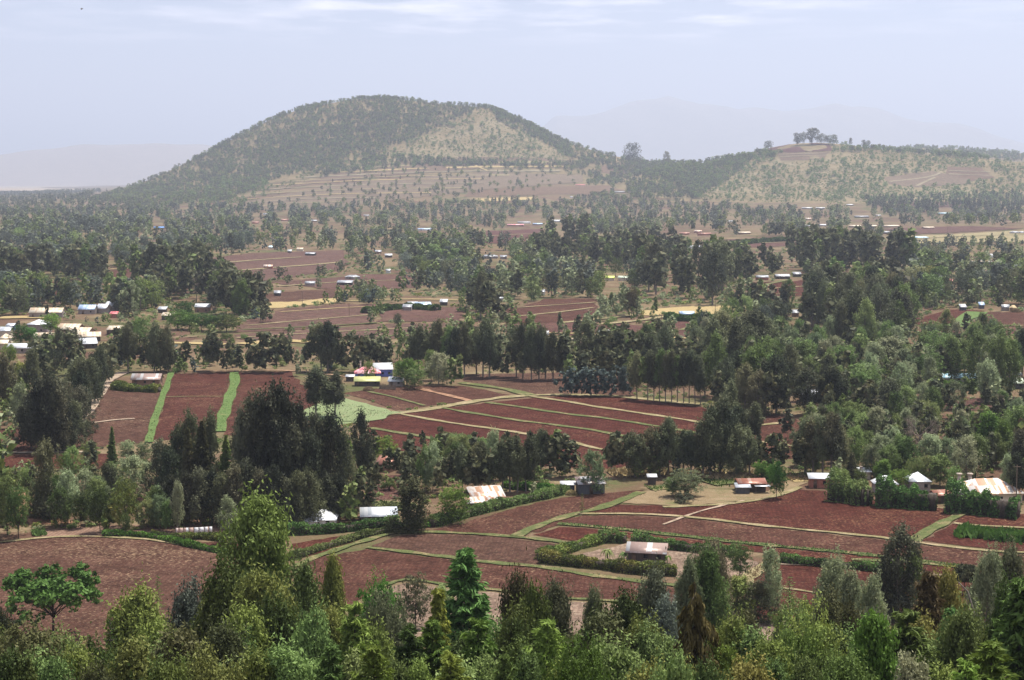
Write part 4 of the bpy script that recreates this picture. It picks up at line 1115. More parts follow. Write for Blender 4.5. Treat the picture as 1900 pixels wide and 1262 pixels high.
DOORM = plain('door_wood', (.10, .065, .045), (.15, .10, .07), 2., .8)
POSTM = plain('post_wood', (.16, .12, .09), (.24, .19, .14), 2., .9)
PIPE = plain('chimney_render', (.36, .30, .25), (.48, .40, .33), 2., .9)

BUILD = []        # (px, py, phrase, dist) landmarks for tree labels
EXCL = []

def roof_geo(kind, L, D, e, rise, ov):
    g = Geo(); th = .07
    def slab(q):
        q = np.array(q, float); n = np.cross(q[1] - q[0], q[3] - q[0]); n /= np.linalg.norm(n)
        if n[2] < 0: q = q[::-1]; n = -n
        V = np.concatenate([q, q - np.array((0, 0, th))])
        g.add(V, [(0, 1, 2, 3), (7, 6, 5, 4), (0, 4, 5, 1), (1, 5, 6, 2), (2, 6, 7, 3), (3, 7, 4, 0)])
    x, y = L / 2 + ov, D / 2 + ov
    dz = rise * ov / (D / 2)
    lo, hi = e - dz + .05, e + rise + .05
    if kind == 'gable':
        slab([(-x, -y, lo), (x, -y, lo), (x, 0, hi), (-x, 0, hi)]); slab([(-x, 0, hi), (x, 0, hi), (x, y, lo), (-x, y, lo)])
    elif kind == 'hip':
        r = max(L / 2 - D / 2 * .95, .02)
        slab([(-x, -y, lo), (x, -y, lo), (r, 0, hi), (-r, 0, hi)]); slab([(-r, 0, hi), (r, 0, hi), (x, y, lo), (-x, y, lo)])
        slab([(x, -y, lo), (x, y, lo), (r, .01, hi), (r, -.01, hi)]); slab([(-x, y, lo), (-x, -y, lo), (-r, -.01, hi), (-r, .01, hi)])
    elif kind == 'mono':           # higher at the back
        slab([(-x, -y, e - rise * .5 * y / (D / 2) + rise * .5 + .05), (x, -y, e - rise * .5 * y / (D / 2) + rise * .5 + .05), (x, y, e + rise * .5 * y / (D / 2) + rise * .5 + .05), (-x, y, e + rise * .5 * y / (D / 2) + rise * .5 + .05)])
    elif kind == 'monof':          # higher at the front
        slab([(-x, -y, e + rise + .05), (x, -y, e + rise + .05), (x, y, e + .05), (-x, y, e + .05)])
    return g

def wall_geo(kind, L, D, e, rise):
    g = Geo(); x, y = L / 2, D / 2
    zf, zb = (e, e + rise) if kind == 'mono' else ((e + rise, e) if kind == 'monof' else (e, e))
    V = [(-x, -y, -.6), (x, -y, -.6), (x, y, -.6), (-x, y, -.6), (-x, -y, zf), (x, -y, zf), (x, y, zb), (-x, y, zb)]
    g.add(V, [(0, 1, 5, 4), (1, 2, 6, 5), (2, 3, 7, 6), (3, 0, 4, 7)])
    if kind == 'gable':
        for s in (-x, x):
            g.add([(s, -y, e), (s, y, e), (s, .05, e + rise), (s, -.05, e + rise)], [(0, 1, 2, 3)])
    return g

def house(px, pyb, wpx, label, roof='gable', rm='zinc', wm='timber', depth=None, eave=2.3, rise=1.1, yaw=0., ov=.35, chim=(), porch=None, cat='house', name='house', phrase=None, ndoor=1, nwin=1, group=None):
    P = unproj([px], [pyb])[0]
    f = P[1] * CP - (P[2] - CAMZ) * SP
    ya = math.radians(yaw)
    L = wpx / FPX * f / max(.5, math.cos(ya)); D = depth or min(max(L * .55, 2.2), 7.5)
    cx, cy = P[0] - math.sin(ya) * D / 2 * .9, P[1] + math.cos(ya) * D / 2
    o = empty(name, (cx, cy, float(H(cx, cy)) + .02), ya)
    tag(o, label, cat, group)
    wall = obj('wall', geo_mesh('wall', wall_geo(roof, L, D, eave, rise), (W_[wm],)), o)
    rf = obj('roof', geo_mesh('roof', roof_geo(roof, L, D, eave, rise, ov), (R_[rm],)), o)
    if wpx > 24:
        n = ndoor + nwin
        for k in range(n):
            x = -L / 2 + L * (k + .5) / n + rnd.uniform(-.1, .1) * L / n
            g = Geo()
            if k % 2 == 0 and k // 2 < ndoor:
                g.box((x, -D / 2 - .01, 0), (.85, .06, min(1.95, eave - .15)), 0, 0); dr = obj('door', geo_mesh('door', g, (DOORM,)), o)
                h_ = Geo(); h_.box((x + .3, -D / 2 - .05, .95), (.05, .05, .12)); obj('handle', geo_mesh('handle', h_, (DARK,)), dr)
            else:
                g.box((x, -D / 2 - .005, 1.0), (.8, .05, min(.8, eave - 1.25)), 0, 0); wi = obj('window', geo_mesh('window', g, (DARK,)), o)
                h_ = Geo(); h_.box((x, -D / 2 - .04, .92), (1.0, .12, .07)); obj('sill', geo_mesh('sill', h_, (POSTM,)), wi)
    for (ux, uy, hh) in chim:
        g = Geo(); zt = eave + rise
        g.box((ux * L / 2, uy * D / 2, eave * .5), (.55, .55, zt - eave * .5 + hh), 0, 0); ch = obj('chimney', geo_mesh('chimney', g, (PIPE,)), o)
        c_ = Geo(); c_.box((ux * L / 2, uy * D / 2, zt + hh), (.8, .8, .16), 0, 0); obj('cap', geo_mesh('cap', c_, (PIPE,)), ch)
    if porch:
        u0, u1, pd, ph, pm = porch      # along the wall -1..1, depth, height, roof material
        g = Geo(); x0, x1 = u0 * L / 2, u1 * L / 2
        g.box(((x0 + x1) / 2, -D / 2 - pd / 2 - .02, ph), (x1 - x0, pd, .07)); pr = obj('porch_roof', geo_mesh('porch_roof', g, (R_[pm],)), o)
        for x in (x0 + .15, x1 - .15):
            g = Geo(); g.tube([(x, -D / 2 - pd + .15, -.4), (x, -D / 2 - pd + .15, ph)], [.06, .05], 6); obj('post', geo_mesh('post', g, (POSTM,)), o)
    BUILD.append((px, pyb, phrase or label, P[1]))
    EXCL.append((px - wpx * .6, px + wpx * .6, pyb - 14, pyb + max(6, wpx * .12)))
    return o, L, D

# nearest homesteads
house(1199, 1046, 66, 'dark timber house with a mixed rusty and zinc roof inside the square hedge', rm='mixed', wm='timber', eave=2.4, rise=1.3, yaw=-12, depth=4.6, ov=.5, nwin=2, phrase='timber house in the square hedge')
house(566, 978, 46, 'long low white metal roof behind the dark hedge', 'mono', 'white', 'white', depth=3.2, eave=1.3, rise=1.2, cat='shed', name='shed', phrase='long low white roof', ndoor=0, nwin=0, yaw=4)
house(598, 977, 46, 'white pyramid roof joined to a long low white roof', 'hip', 'white', 'white', depth=5.2, eave=1.6, rise=1.7, phrase='white pyramid roof')
house(703, 971, 64, 'smooth bluish zinc roof set low behind the dark hedge', 'gable', 'zinc', 'iron', depth=5, eave=1.7, rise=1.4, yaw=6, phrase='smooth zinc roof behind the hedge', cat='shed', name='shed')
house(906, 937, 56, 'barn with a tilted zinc roof, its left half rust-striped', 'mono', 'rusty', 'timber', depth=4.4, eave=1.9, rise=1.5, yaw=16, ov=.5, phrase='tilted zinc roof', cat='barn', name='barn')
house(884, 943, 32, 'small rust-striped lean-to in front of the tilted zinc roof', 'mono', 'rusty', 'timber', depth=2.4, eave=1.3, rise=.7, yaw=14, cat='shed', name='shed', phrase='rusty lean-to')
house(914, 941, 30, 'second rust-striped lean-to tucked under the tilted zinc roof', 'mono', 'rust', 'timber', depth=2.0, eave=1.1, rise=.6, yaw=14, cat='shed', name='shed', phrase='second rusty lean-to')
house(1054, 914, 24, 'small dark shed with a thin white roof at the hedge end', 'mono', 'white', 'iron', depth=2.4, eave=1.9, rise=.35, cat='shed', name='shed', phrase='small shed at the hedge end')
house(1098, 917, 48, 'dark plank shed with a pale flat tin roof beside a grevillea', 'mono', 'mixed', 'iron', depth=4.2, eave=2.5, rise=.9, yaw=8, cat='shed', name='shed', phrase='dark plank shed', nwin=0)
house(1210, 899, 14, 'tiny latrine hut with a white tin roof', 'mono', 'white', 'timber', depth=1.8, eave=1.9, rise=.3, cat='latrine', name='latrine', phrase='tiny latrine hut')
house(1396, 914, 50, 'patched hut with rusty roof and two white tin porches', 'gable', 'rustdeep', 'timber', depth=5.2, eave=2.2, rise=.8, yaw=4, porch=(.1, 1.25, 1.9, 1.75, 'zinc'), phrase='patched hut with tin porches')
house(1379, 917, 24, 'white tin lean-to at the left end of the patched hut', 'mono', 'zinc', 'iron', depth=2.2, eave=1.7, rise=.5, cat='shed', name='shed', phrase='tin lean-to')
house(1521, 906, 36, 'brick shed with a flat bluish white roof at the dark hedge', 'mono', 'white', 'brick', depth=3.6, eave=2.4, rise=.6, yaw=-4, cat='shed', name='shed', phrase='brick shed')
house(1603, 890, 24, 'small white-roofed hut with a stub chimney among bushes', 'mono', 'white', 'cream', depth=2.6, eave=2.0, rise=.5, chim=((-.3, 0, .5),), phrase='white-roofed hut among bushes')
house(1645, 916, 40, 'grey weathered roof half hidden behind the dark hedge', 'hip', 'grey', 'stone', depth=4.6, eave=2.5, rise=1.5, phrase='weathered grey roof')
house(1707, 912, 38, 'light grey pyramid roof behind the tall dark hedge', 'hip', 'zinc', 'stone', depth=5.4, eave=2.6, rise=1.7, phrase='light grey pyramid roof')
house(1842, 936, 112, 'large farmhouse under a streaked rust and white hipped roof', 'hip', 'rusty', 'cream', depth=9, eave=2.9, rise=2.4, yaw=6, ov=.7, phrase='large rusty-roofed farmhouse', cat='farmhouse', name='farmhouse', ndoor=1, nwin=3)
for k, (x, y) in enumerate(((1779, 922), (1799, 922))):
    P = unproj([x], [y])[0]; t = empty('chimney_stack', tuple(P)); g = Geo(); g.box((0, 0, -.3), (.75, .75, 5.7), 0, 0, .85)
    obj('shaft', geo_mesh('shaft', g, (PIPE,)), t); g = Geo(); g.box((0, 0, 5.4), (1.15, 1.15, .3)); obj('cap', geo_mesh('cap', g, (PIPE,)), t)
    tag(t, ('left one of two rendered chimneys beside the large rusty roof', 'right one of two rendered chimneys beside the large rusty roof')[k], 'chimney', 'chimneys beside the farmhouse')
house(1750, 934, 30, 'small rusted outhouse between two tall dark hedges', 'gable', 'rustdeep', 'timber', depth=3.2, eave=2.0, rise=.9, yaw=18, cat='outhouse', name='outhouse', phrase='rusted outhouse')
house(712, 876, 26, 'mossy rust-striped hut half buried in bushes', 'gable', 'rustdeep', 'mud', depth=4.5, eave=2.2, rise=1.6, yaw=-24, phrase='mossy rust-striped hut')
house(270, 716, 50, 'long mud house with whitish corrugated roof above the red field', 'gable', 'mixed', 'mud', depth=6, eave=2.5, rise=1.6, phrase='long mud house', nwin=2, ov=.6)
# homestead with the pink roof
house(682, 704, 46, 'main house with faded pink roof and white chimney', 'hip', 'pink', 'blue', depth=8, eave=2.4, rise=2.2, yaw=6, chim=((-.55, .3, 1.6),), phrase='pink-roofed house', nwin=2)
house(711, 699, 34, 'blue-walled house under a bright white roof', 'mono', 'white', 'blue', depth=7, eave=2.8, rise=1.6, yaw=8, phrase='blue-walled white-roofed house', nwin=2)
house(681, 717, 46, 'long shed with a yellow roof in front of the pink one', 'mono', 'yellow', 'timber', depth=4, eave=1.9, rise=1.1, yaw=3, cat='shed', name='shed', phrase='yellow-roofed shed', nwin=2)
house(734, 717, 26, 'grey tin shed beside bushy green trees', 'gable', 'zinc', 'stone', depth=5, eave=1.9, rise=1.3, yaw=-6, cat='shed', name='shed', phrase='grey tin shed by bushy trees')
house(649, 708, 14, 'dark open shed at the left of the yellow roof', 'mono', 'grey', 'timber', depth=3, eave=1.8, rise=.4, cat='shed', name='shed', phrase='dark open shed')
# the school yard
house(84, 590, 60, 'long school block with a cream roof at the yard back', 'gable', 'cream', 'stone', depth=9, eave=3.0, rise=2.2, phrase='long cream school roof', nwin=3, cat='school block', name='school_block')
house(66, 618, 34, 'white-gabled school building with a tall stone wall', 'hip', 'white', 'stone', depth=9, eave=4.2, rise=2.0, yaw=-8, phrase='white-roofed school building', nwin=2, cat='school block', name='school_block')
house(124, 622, 40, 'wide cream roof with a stepped joint', 'gable', 'cream', 'mud', depth=10, eave=2.8, rise=2.3, yaw=-10, phrase='wide cream roof', cat='school block', name='school_block')
house(146, 628, 36, 'second cream roof stepping down right of the wide one', 'gable', 'cream', 'mud', depth=9, eave=2.8, rise=2.0, yaw=-10, phrase='stepped cream roof', cat='school block', name='school_block')
house(92, 634, 58, 'long low greyish cream roof in front of the school yard', 'gable', 'cream', 'stone', depth=6, eave=2.2, rise=1.7, yaw=6, phrase='long low greyish roof', nwin=2, cat='school block', name='school_block')
house(164, 634, 42, 'tan roofed block behind the white roof', 'gable', 'cream', 'timber', depth=6, eave=2.4, rise=1.8, yaw=14, phrase='tan roofed block', cat='school block', name='school_block')
house(165, 647, 28, 'small blazing white roof above the dark tree row', 'mono', 'white', 'timber', depth=7, eave=2.2, rise=1.8, yaw=20, phrase='blazing white roof', cat='shed', name='shed')
house(211, 622, 26, 'brown shed with a pale tan roof by a dark wall', 'mono', 'cream', 'timber', depth=6, eave=2.6, rise=1.3, cat='shed', name='shed', phrase='tan shed by the school')
house(160, 583, 30, 'row building with patchy pale blue roof', 'gable', 'blue', 'stone', depth=7, eave=2.8, rise=2.2, yaw=-4, phrase='patchy pale blue roof')
house(187, 582, 20, 'small stone house with white roof step', 'gable', 'zinc', 'stone', depth=7, eave=3.0, rise=2.2, yaw=-20, phrase='stepped white roof')
house(200, 580, 16, 'stone gable house with a red brick chimney', 'gable', 'white', 'stone', depth=8, eave=3.4, rise=2.6, yaw=-24, chim=((-.2, 0, .9),), phrase='gable house with brick chimney')
house(210, 590, 13, 'little red-roofed kiosk in the school garden', 'mono', 'red', 'brick', depth=4, eave=2.2, rise=.9, cat='kiosk', name='kiosk', phrase='little red-roofed kiosk')
house(42, 656, 58, 'long bright white roof low at the edge of the school', 'gable', 'white', 'stone', depth=7, eave=2.4, rise=1.6, phrase='long bright white roof', nwin=2, cat='school block', name='school_block')
house(7, 624, 22, 'pale roof cut by the picture edge beside the blue shed', 'gable', 'zinc', 'cream', depth=7, eave=2.6, rise=1.6, phrase='pale roof at the edge')
house(18, 614, 13, 'small vivid blue walled shed', 'mono', 'zinc', 'blue', depth=4, eave=2.6, rise=.7, cat='shed', name='shed', phrase='vivid blue shed')
house(8, 638, 18, 'tan hipped roof below the vivid blue shed', 'hip', 'cream', 'cream', depth=6, eave=2.6, rise=1.8, phrase='tan hipped roof')
house(4, 648, 18, 'cream rounded roof at the picture edge', 'gable', 'cream', 'cream', depth=5, eave=2.4, rise=1.5, phrase='cream roof at the edge')
house(300, 581, 14, 'tiny light blue roof among dark trees', 'mono', 'zinc', 'timber', depth=5, eave=2.2, rise=1., phrase='tiny light blue roof')
house(310, 594, 20, 'open shed with tan patched roof', 'mono', 'cream', 'timber', depth=5, eave=2.4, rise=1.2, cat='shed', name='shed', phrase='open tan shed')
house(375, 580, 28, 'pale roofs showing through the tree tops', 'gable', 'white', 'mud', depth=6, eave=3.2, rise=1.6, yaw=-6, phrase='pale roof in the tree tops')
# across the valley: px, py, width, roof kind, roof, wall, label
FARH = [
 (575, 531, 18, 'gable', 'white', 'stone', 'white roof with a dark wall beside green scrub'), (515, 550, 12, 'mono', 'zinc', 'timber', 'little shed with straw heap beside the dull red field'),
 (639, 530, 28, 'mono', 'white', 'timber', 'long plain white shed roof over the brown fields'), (655, 519, 26, 'hip', 'zinc', 'stone', 'grey-white roof just above the plain white shed'),
 (702, 471, 11, 'mono', 'white', 'mud', 'tiny white roof above a brown bank'), (721, 478, 13, 'mono', 'grey', 'timber', 'low grey roof beside the tiny white one'), (720, 507, 8, 'gable', 'white', 'white', 'tiny white gable beside a row of shrubs'),
 (502, 462, 9, 'hip', 'skyblue', 'cream', 'small pale blue pyramid roof'), (537, 470, 7, 'mono', 'grey', 'timber', 'small dark hut between pale roofs'), (556, 466, 12, 'gable', 'cream', 'cream', 'cream roof beside the pale blue gable'), (575, 475, 18, 'gable', 'zinc', 'timber', 'pale blue-grey roof among scattered trees'),
 (497, 499, 16, 'gable', 'rusty', 'brick', 'orange-tinted roof among orchard trees'), (908, 480, 30, 'hip', 'white', 'stone', 'cluster house with whitish hipped roof'), (934, 481, 12, 'mono', 'white', 'stone', 'small white roof right of the whitish hipped one'),
 (767, 572, 18, 'mono', 'grey', 'timber', 'grey open shed by the dark hedge'), (786, 573, 28, 'mono', 'blue', 'timber', 'long low bluish shed by the dark hedge'), (823, 567, 13, 'mono', 'grey', 'timber', 'small square dark hut right of the bluish shed'), (755, 577, 16, 'mono', 'zinc', 'stone', 'low whitish store half behind a tree'),
 (1131, 521, 17, 'gable', 'lime', 'cream', 'lime green roof deep in dark trees'), (1158, 521, 22, 'gable', 'palegreen', 'cream', 'pale green roof right of the lime one'), (1275, 590, 26, 'gable', 'blue', 'timber', 'blue-roofed hut inside a round dark hedge'),
 (1121, 626, 20, 'gable', 'zinc', 'timber', 'green-grey roof by a pale track'), (1415, 520, 22, 'gable', 'zinc', 'brick', 'neat zinc-roofed hut above the red field'), (1453, 518, 26, 'gable', 'grey', 'timber', 'longer grey roof right of the neat hut'), (1480, 514, 14, 'mono', 'zinc', 'timber', 'small pale roof at the end of the grey one'),
 (957, 420, 30, 'gable', 'pink', 'mud', 'faded pink farm roof in the far fields'), (972, 415, 24, 'gable', 'white', 'white', 'white roof behind the faded pink one'), (998, 418, 18, 'gable', 'blue', 'stone', 'blue-grey roof right of the faded pink one'), (1032, 412, 14, 'mono', 'white', 'white', 'bright white shed beside tall far trees'),
 (1077, 345, 20, 'hip', 'red', 'cream', 'vivid red farm roof on the hill foot'), (1150, 358, 20, 'mono', 'white', 'stone', 'thin white roof below the hill trees'), (1060, 367, 5, 'mono', 'white', 'white', 'white speck of a shed in the hill fields'),
 (1753, 398, 24, 'gable', 'skyblue', 'timber', 'pale blue roof before a dark tree belt'), (1708, 444, 32, 'hip', 'skyblue', 'cream', 'wide sky blue hipped roof above the dark grove'), (1498, 388, 20, 'gable', 'grey', 'timber', 'dark low house with grey roof at the low hill foot'), (1522, 388, 16, 'gable', 'grey', 'timber', 'second dark low house right of the grey roof'),
 (1578, 382, 13, 'hip', 'white', 'mud', 'bright white roof at the low hill foot'), (1600, 404, 26, 'mono', 'zinc', 'timber', 'thin bluish roof line among far trees'), (1631, 402, 9, 'mono', 'white', 'mud', 'tiny white shed right of the thin bluish roof'), (1588, 422, 22, 'mono', 'cream', 'mud', 'long mud store with tan roof'), (1621, 422, 12, 'mono', 'cream', 'mud', 'short mud store with tan roof'), (1655, 422, 28, 'mono', 'cream', 'mud', 'long tan roof beside dark bushes'), (1645, 434, 12, 'gable', 'zinc', 'timber', 'low white gable below the long tan roof'),
 (1500, 408, 10, 'gable', 'rusty', 'mud', 'tiny tan roof in a pale clearing'), (1527, 420, 12, 'mono', 'white', 'stone', 'small bright white roof by a pale clearing'), (1503, 421, 14, 'mono', 'zinc', 'mud', 'dull white roof left of the bright white one'), (1355, 413, 10, 'mono', 'white', 'cream', 'small white roof among dark far trees'), (1382, 435, 22, 'gable', 'cream', 'mud', 'brown mud barn with tan roof'), (1308, 437, 24, 'gable', 'rustdeep', 'brick', 'brick-red roof by a ploughed field'), (1270, 436, 18, 'gable', 'rustdeep', 'brick', 'second brick-red roof left of the first'), (1295, 432, 14, 'gable', 'rusty', 'brick', 'rusty roof between two brick-red ones'),
 (1288, 462, 26, 'mono', 'white', 'white', 'white roofs peeping over the tall dark grove'), (1820, 490, 44, 'gable', 'rusty', 'timber', 'long rust-streaked barn roof on the far slope'), (1842, 478, 12, 'mono', 'white', 'white', 'white block behind the rust-streaked barn'), (1772, 488, 16, 'mono', 'grey', 'white', 'whitewashed store beside bare poles'), (1884, 434, 17, 'hip', 'white', 'stone', 'white hipped roof in pale dry ground'), (1896, 434, 10, 'hip', 'white', 'stone', 'small white roof at the far edge'), (1724, 425, 20, 'gable', 'cream', 'mud', 'low gabled farm in the dry ground'), (1766, 527, 18, 'gable', 'red', 'brick', 'orange-red roof lost in dense trees'),
 (1788, 577, 11, 'mono', 'timber' if False else 'grey', 'iron', 'dark shed at the red field top'), (1822, 573, 9, 'mono', 'blue', 'iron', 'small blue shed at the red field top'), (1866, 577, 13, 'gable', 'zinc', 'stone', 'pale tin hut beside a straw heap'), (1881, 578, 11, 'hip', 'thatch', 'mud', 'low thatched store beside the pale tin hut'),
 (1758, 712, 18, 'mono', 'skyblue', 'white', 'short pale blue roof left of the long one'), (1792, 712, 46, 'gable', 'skyblue', 'white', 'long pale blue roof behind a dark hedge'), (1510, 746, 40, 'mono', 'white', 'timber', 'thin white roof line in the dark wood'), (1888, 706, 14, 'mono', 'white', 'cream', 'white shed by the right picture edge'), (1887, 722, 26, 'mono', 'palegreen', 'iron', 'low pale green shed by the right picture edge'),
 (295, 425, 20, 'gable', 'vivid', 'stone', 'vivid blue roof in the far left woods'), (474, 415, 12, 'mono', 'rustdeep', 'brick', 'tall red brick block among trees'), (523, 410, 20, 'mono', 'rustdeep', 'brick', 'wider red brick block among trees'), (492, 399, 8, 'mono', 'white', 'white', 'white roof speck behind the brick block'), (395, 450, 9, 'gable', 'white', 'cream', 'white hut under dark far trees'), (204, 472, 9, 'mono', 'zinc', 'cream', 'white square hut in grey-green bushes'), (680, 402, 10, 'mono', 'white', 'mud', 'white sliver of roof above a brown bank'), (788, 428, 26, 'gable', 'blue', 'white', 'blue-grey roof in open scrubland'), (583, 412, 10, 'mono', 'zinc', 'mud', 'small grey hut in the hill-foot trees'),
 (792, 654, 12, 'gable', 'white', 'stone', 'white roof glimpsed through the tree row'), (1013, 628, 9, 'gable', 'white', 'white', 'white gable glimpsed behind slim trees'), (925, 560, 16, 'mono', 'zinc', 'stone', 'white hut in dense mid valley trees'), (1008, 548, 6, 'mono', 'white', 'white', 'white speck of wall in mid valley trees'), (1560, 586, 10, 'mono', 'white', 'mud', 'small white roof right of conical trees'), (1476, 588, 12, 'mono', 'white', 'mud', 'low white hut under a round green tree'),
]
for r in FARH:
    house(r[0], r[1], r[2], r[6], r[3], ('dull' if r[4] in ('white', 'zinc') and 'bright' not in r[6] else r[4]), r[5], eave=2.2, rise=1.3, yaw=rnd.uniform(-12, 12), phrase=None if True else '', ov=.3, nwin=1)

# low sheet fence
P = line_world([(326, 992), (360, 991), (394, 989)], 40)
o = empty('sheet_fence', tuple(P[0])); tag(o, 'low white metal sheet fence with one rusty panel', 'fence')
for i in range(len(P) - 1):
    a, b = P[i] - P[0], P[i + 1] - P[0]
    g = Geo(); m = (a + b) / 2; g.box((m[0], m[1], -.1), (np.linalg.norm(b - a) - .05, .06, 1.5), math.atan2(b[1] - a[1], b[0] - a[0])); obj('panel', geo_mesh('panel', g, (W_['sheet'],)), o)
    g = Geo(); g.tube([(a[0], a[1] - .06, -.2), (a[0], a[1] - .06, 1.5)], [.05, .05], 6); obj('post', geo_mesh('post', g, (POSTM,)), o)
BUILD.append((360, 992, 'low white sheet fence', P[0][1]))

# palisade by the homestead
P = line_world([(704, 722), (718, 723), (734, 724)], 30)
o = empty('palisade', tuple(P[0])); tag(o, 'rough wooden palisade between the yellow roof and the grey tin shed', 'fence')
g = Geo()
for k in range(46):
    u = k / 45. * (len(P) - 1); i = min(int(u), len(P) - 2); q = P[i] + (P[i + 1] - P[i]) * (u - i) - P[0]
    g.tube([(q[0], q[1], -.3), (q[0] + rnd.uniform(-.06, .06), q[1], 1.5 + rnd.uniform(0, .9))], [.085, .06], 5)
obj('stakes', geo_mesh('stakes', g, (POSTM,)), o)
g = Geo(); g.tube([P[i] - P[0] + np.array((0, -.1, 1.1)) for i in range(len(P))], [.05] * len(P), 5); obj('rail', geo_mesh('rail', g, (POSTM,)), o)
# poles
for (x, y0, y1, lab) in [(561, 570, 540, 'lone power pole on the dull red field'), (1885, 942, 862, 'tall power pole behind the large rusty-roofed farmhouse'), (648, 588, 562, 'power pole in the brown mid valley field'), (1327, 585, 552, 'power pole beside the yellow straw field'), (1227, 612, 582, 'power pole in the dull red mid valley field'), (1758, 434, 412, 'thin pole on the pale dry ground')]:
    P = unproj([x], [y0])[0]; hgt = float(zfor(y1, P[1])) - P[2]
    t = empty('utility_pole', tuple(P)); tag(t, lab, 'power pole', 'power poles across the valley')
    g = Geo(); g.tube([(0, 0, -.3), (0, 0, hgt)], [.16, .11], 6); obj('pole', geo_mesh('pole', g, (POSTM,)), t)
    g = Geo(); g.box((0, 0, hgt - .6), (1.7, .12, .12)); obj('cross_arm', geo_mesh('cross_arm', g, (POSTM,)), t)
# straw heap
for (x, y, r, lab) in [(512, 547, 2.2, 'rounded straw heap behind the little shed'), (684, 726, 2.2, 'low hay heap before the yellow-roofed shed'), (1060, 918, 1.4, 'pale heap of dry stalks beside the small shed'), (1885, 580, 3., 'wide brown stalk heap beside the pale tin hut')]:
    P = unproj([x], [y])[0]; g = Geo()
    V = []; n = 1800
    d = nrm(RNG.normal(size=(n, 3))); d[:, 2] = np.abs(d[:, 2])
    Pp = d * (r, r * .8, r * .75) * RNG.uniform(.75, 1.02, n)[:, None]
    V, F = leaf_quads(Pp, nrm(RNG.normal(size=(n, 3)) + (0, 0, -.6)), .6, .16, RNG); g.add(V, F)
    o = obj('straw_heap', geo_mesh('straw_heap', g, (MAT['dry_blades'],)), None, tuple(P)); tag(o, lab, 'straw heap')
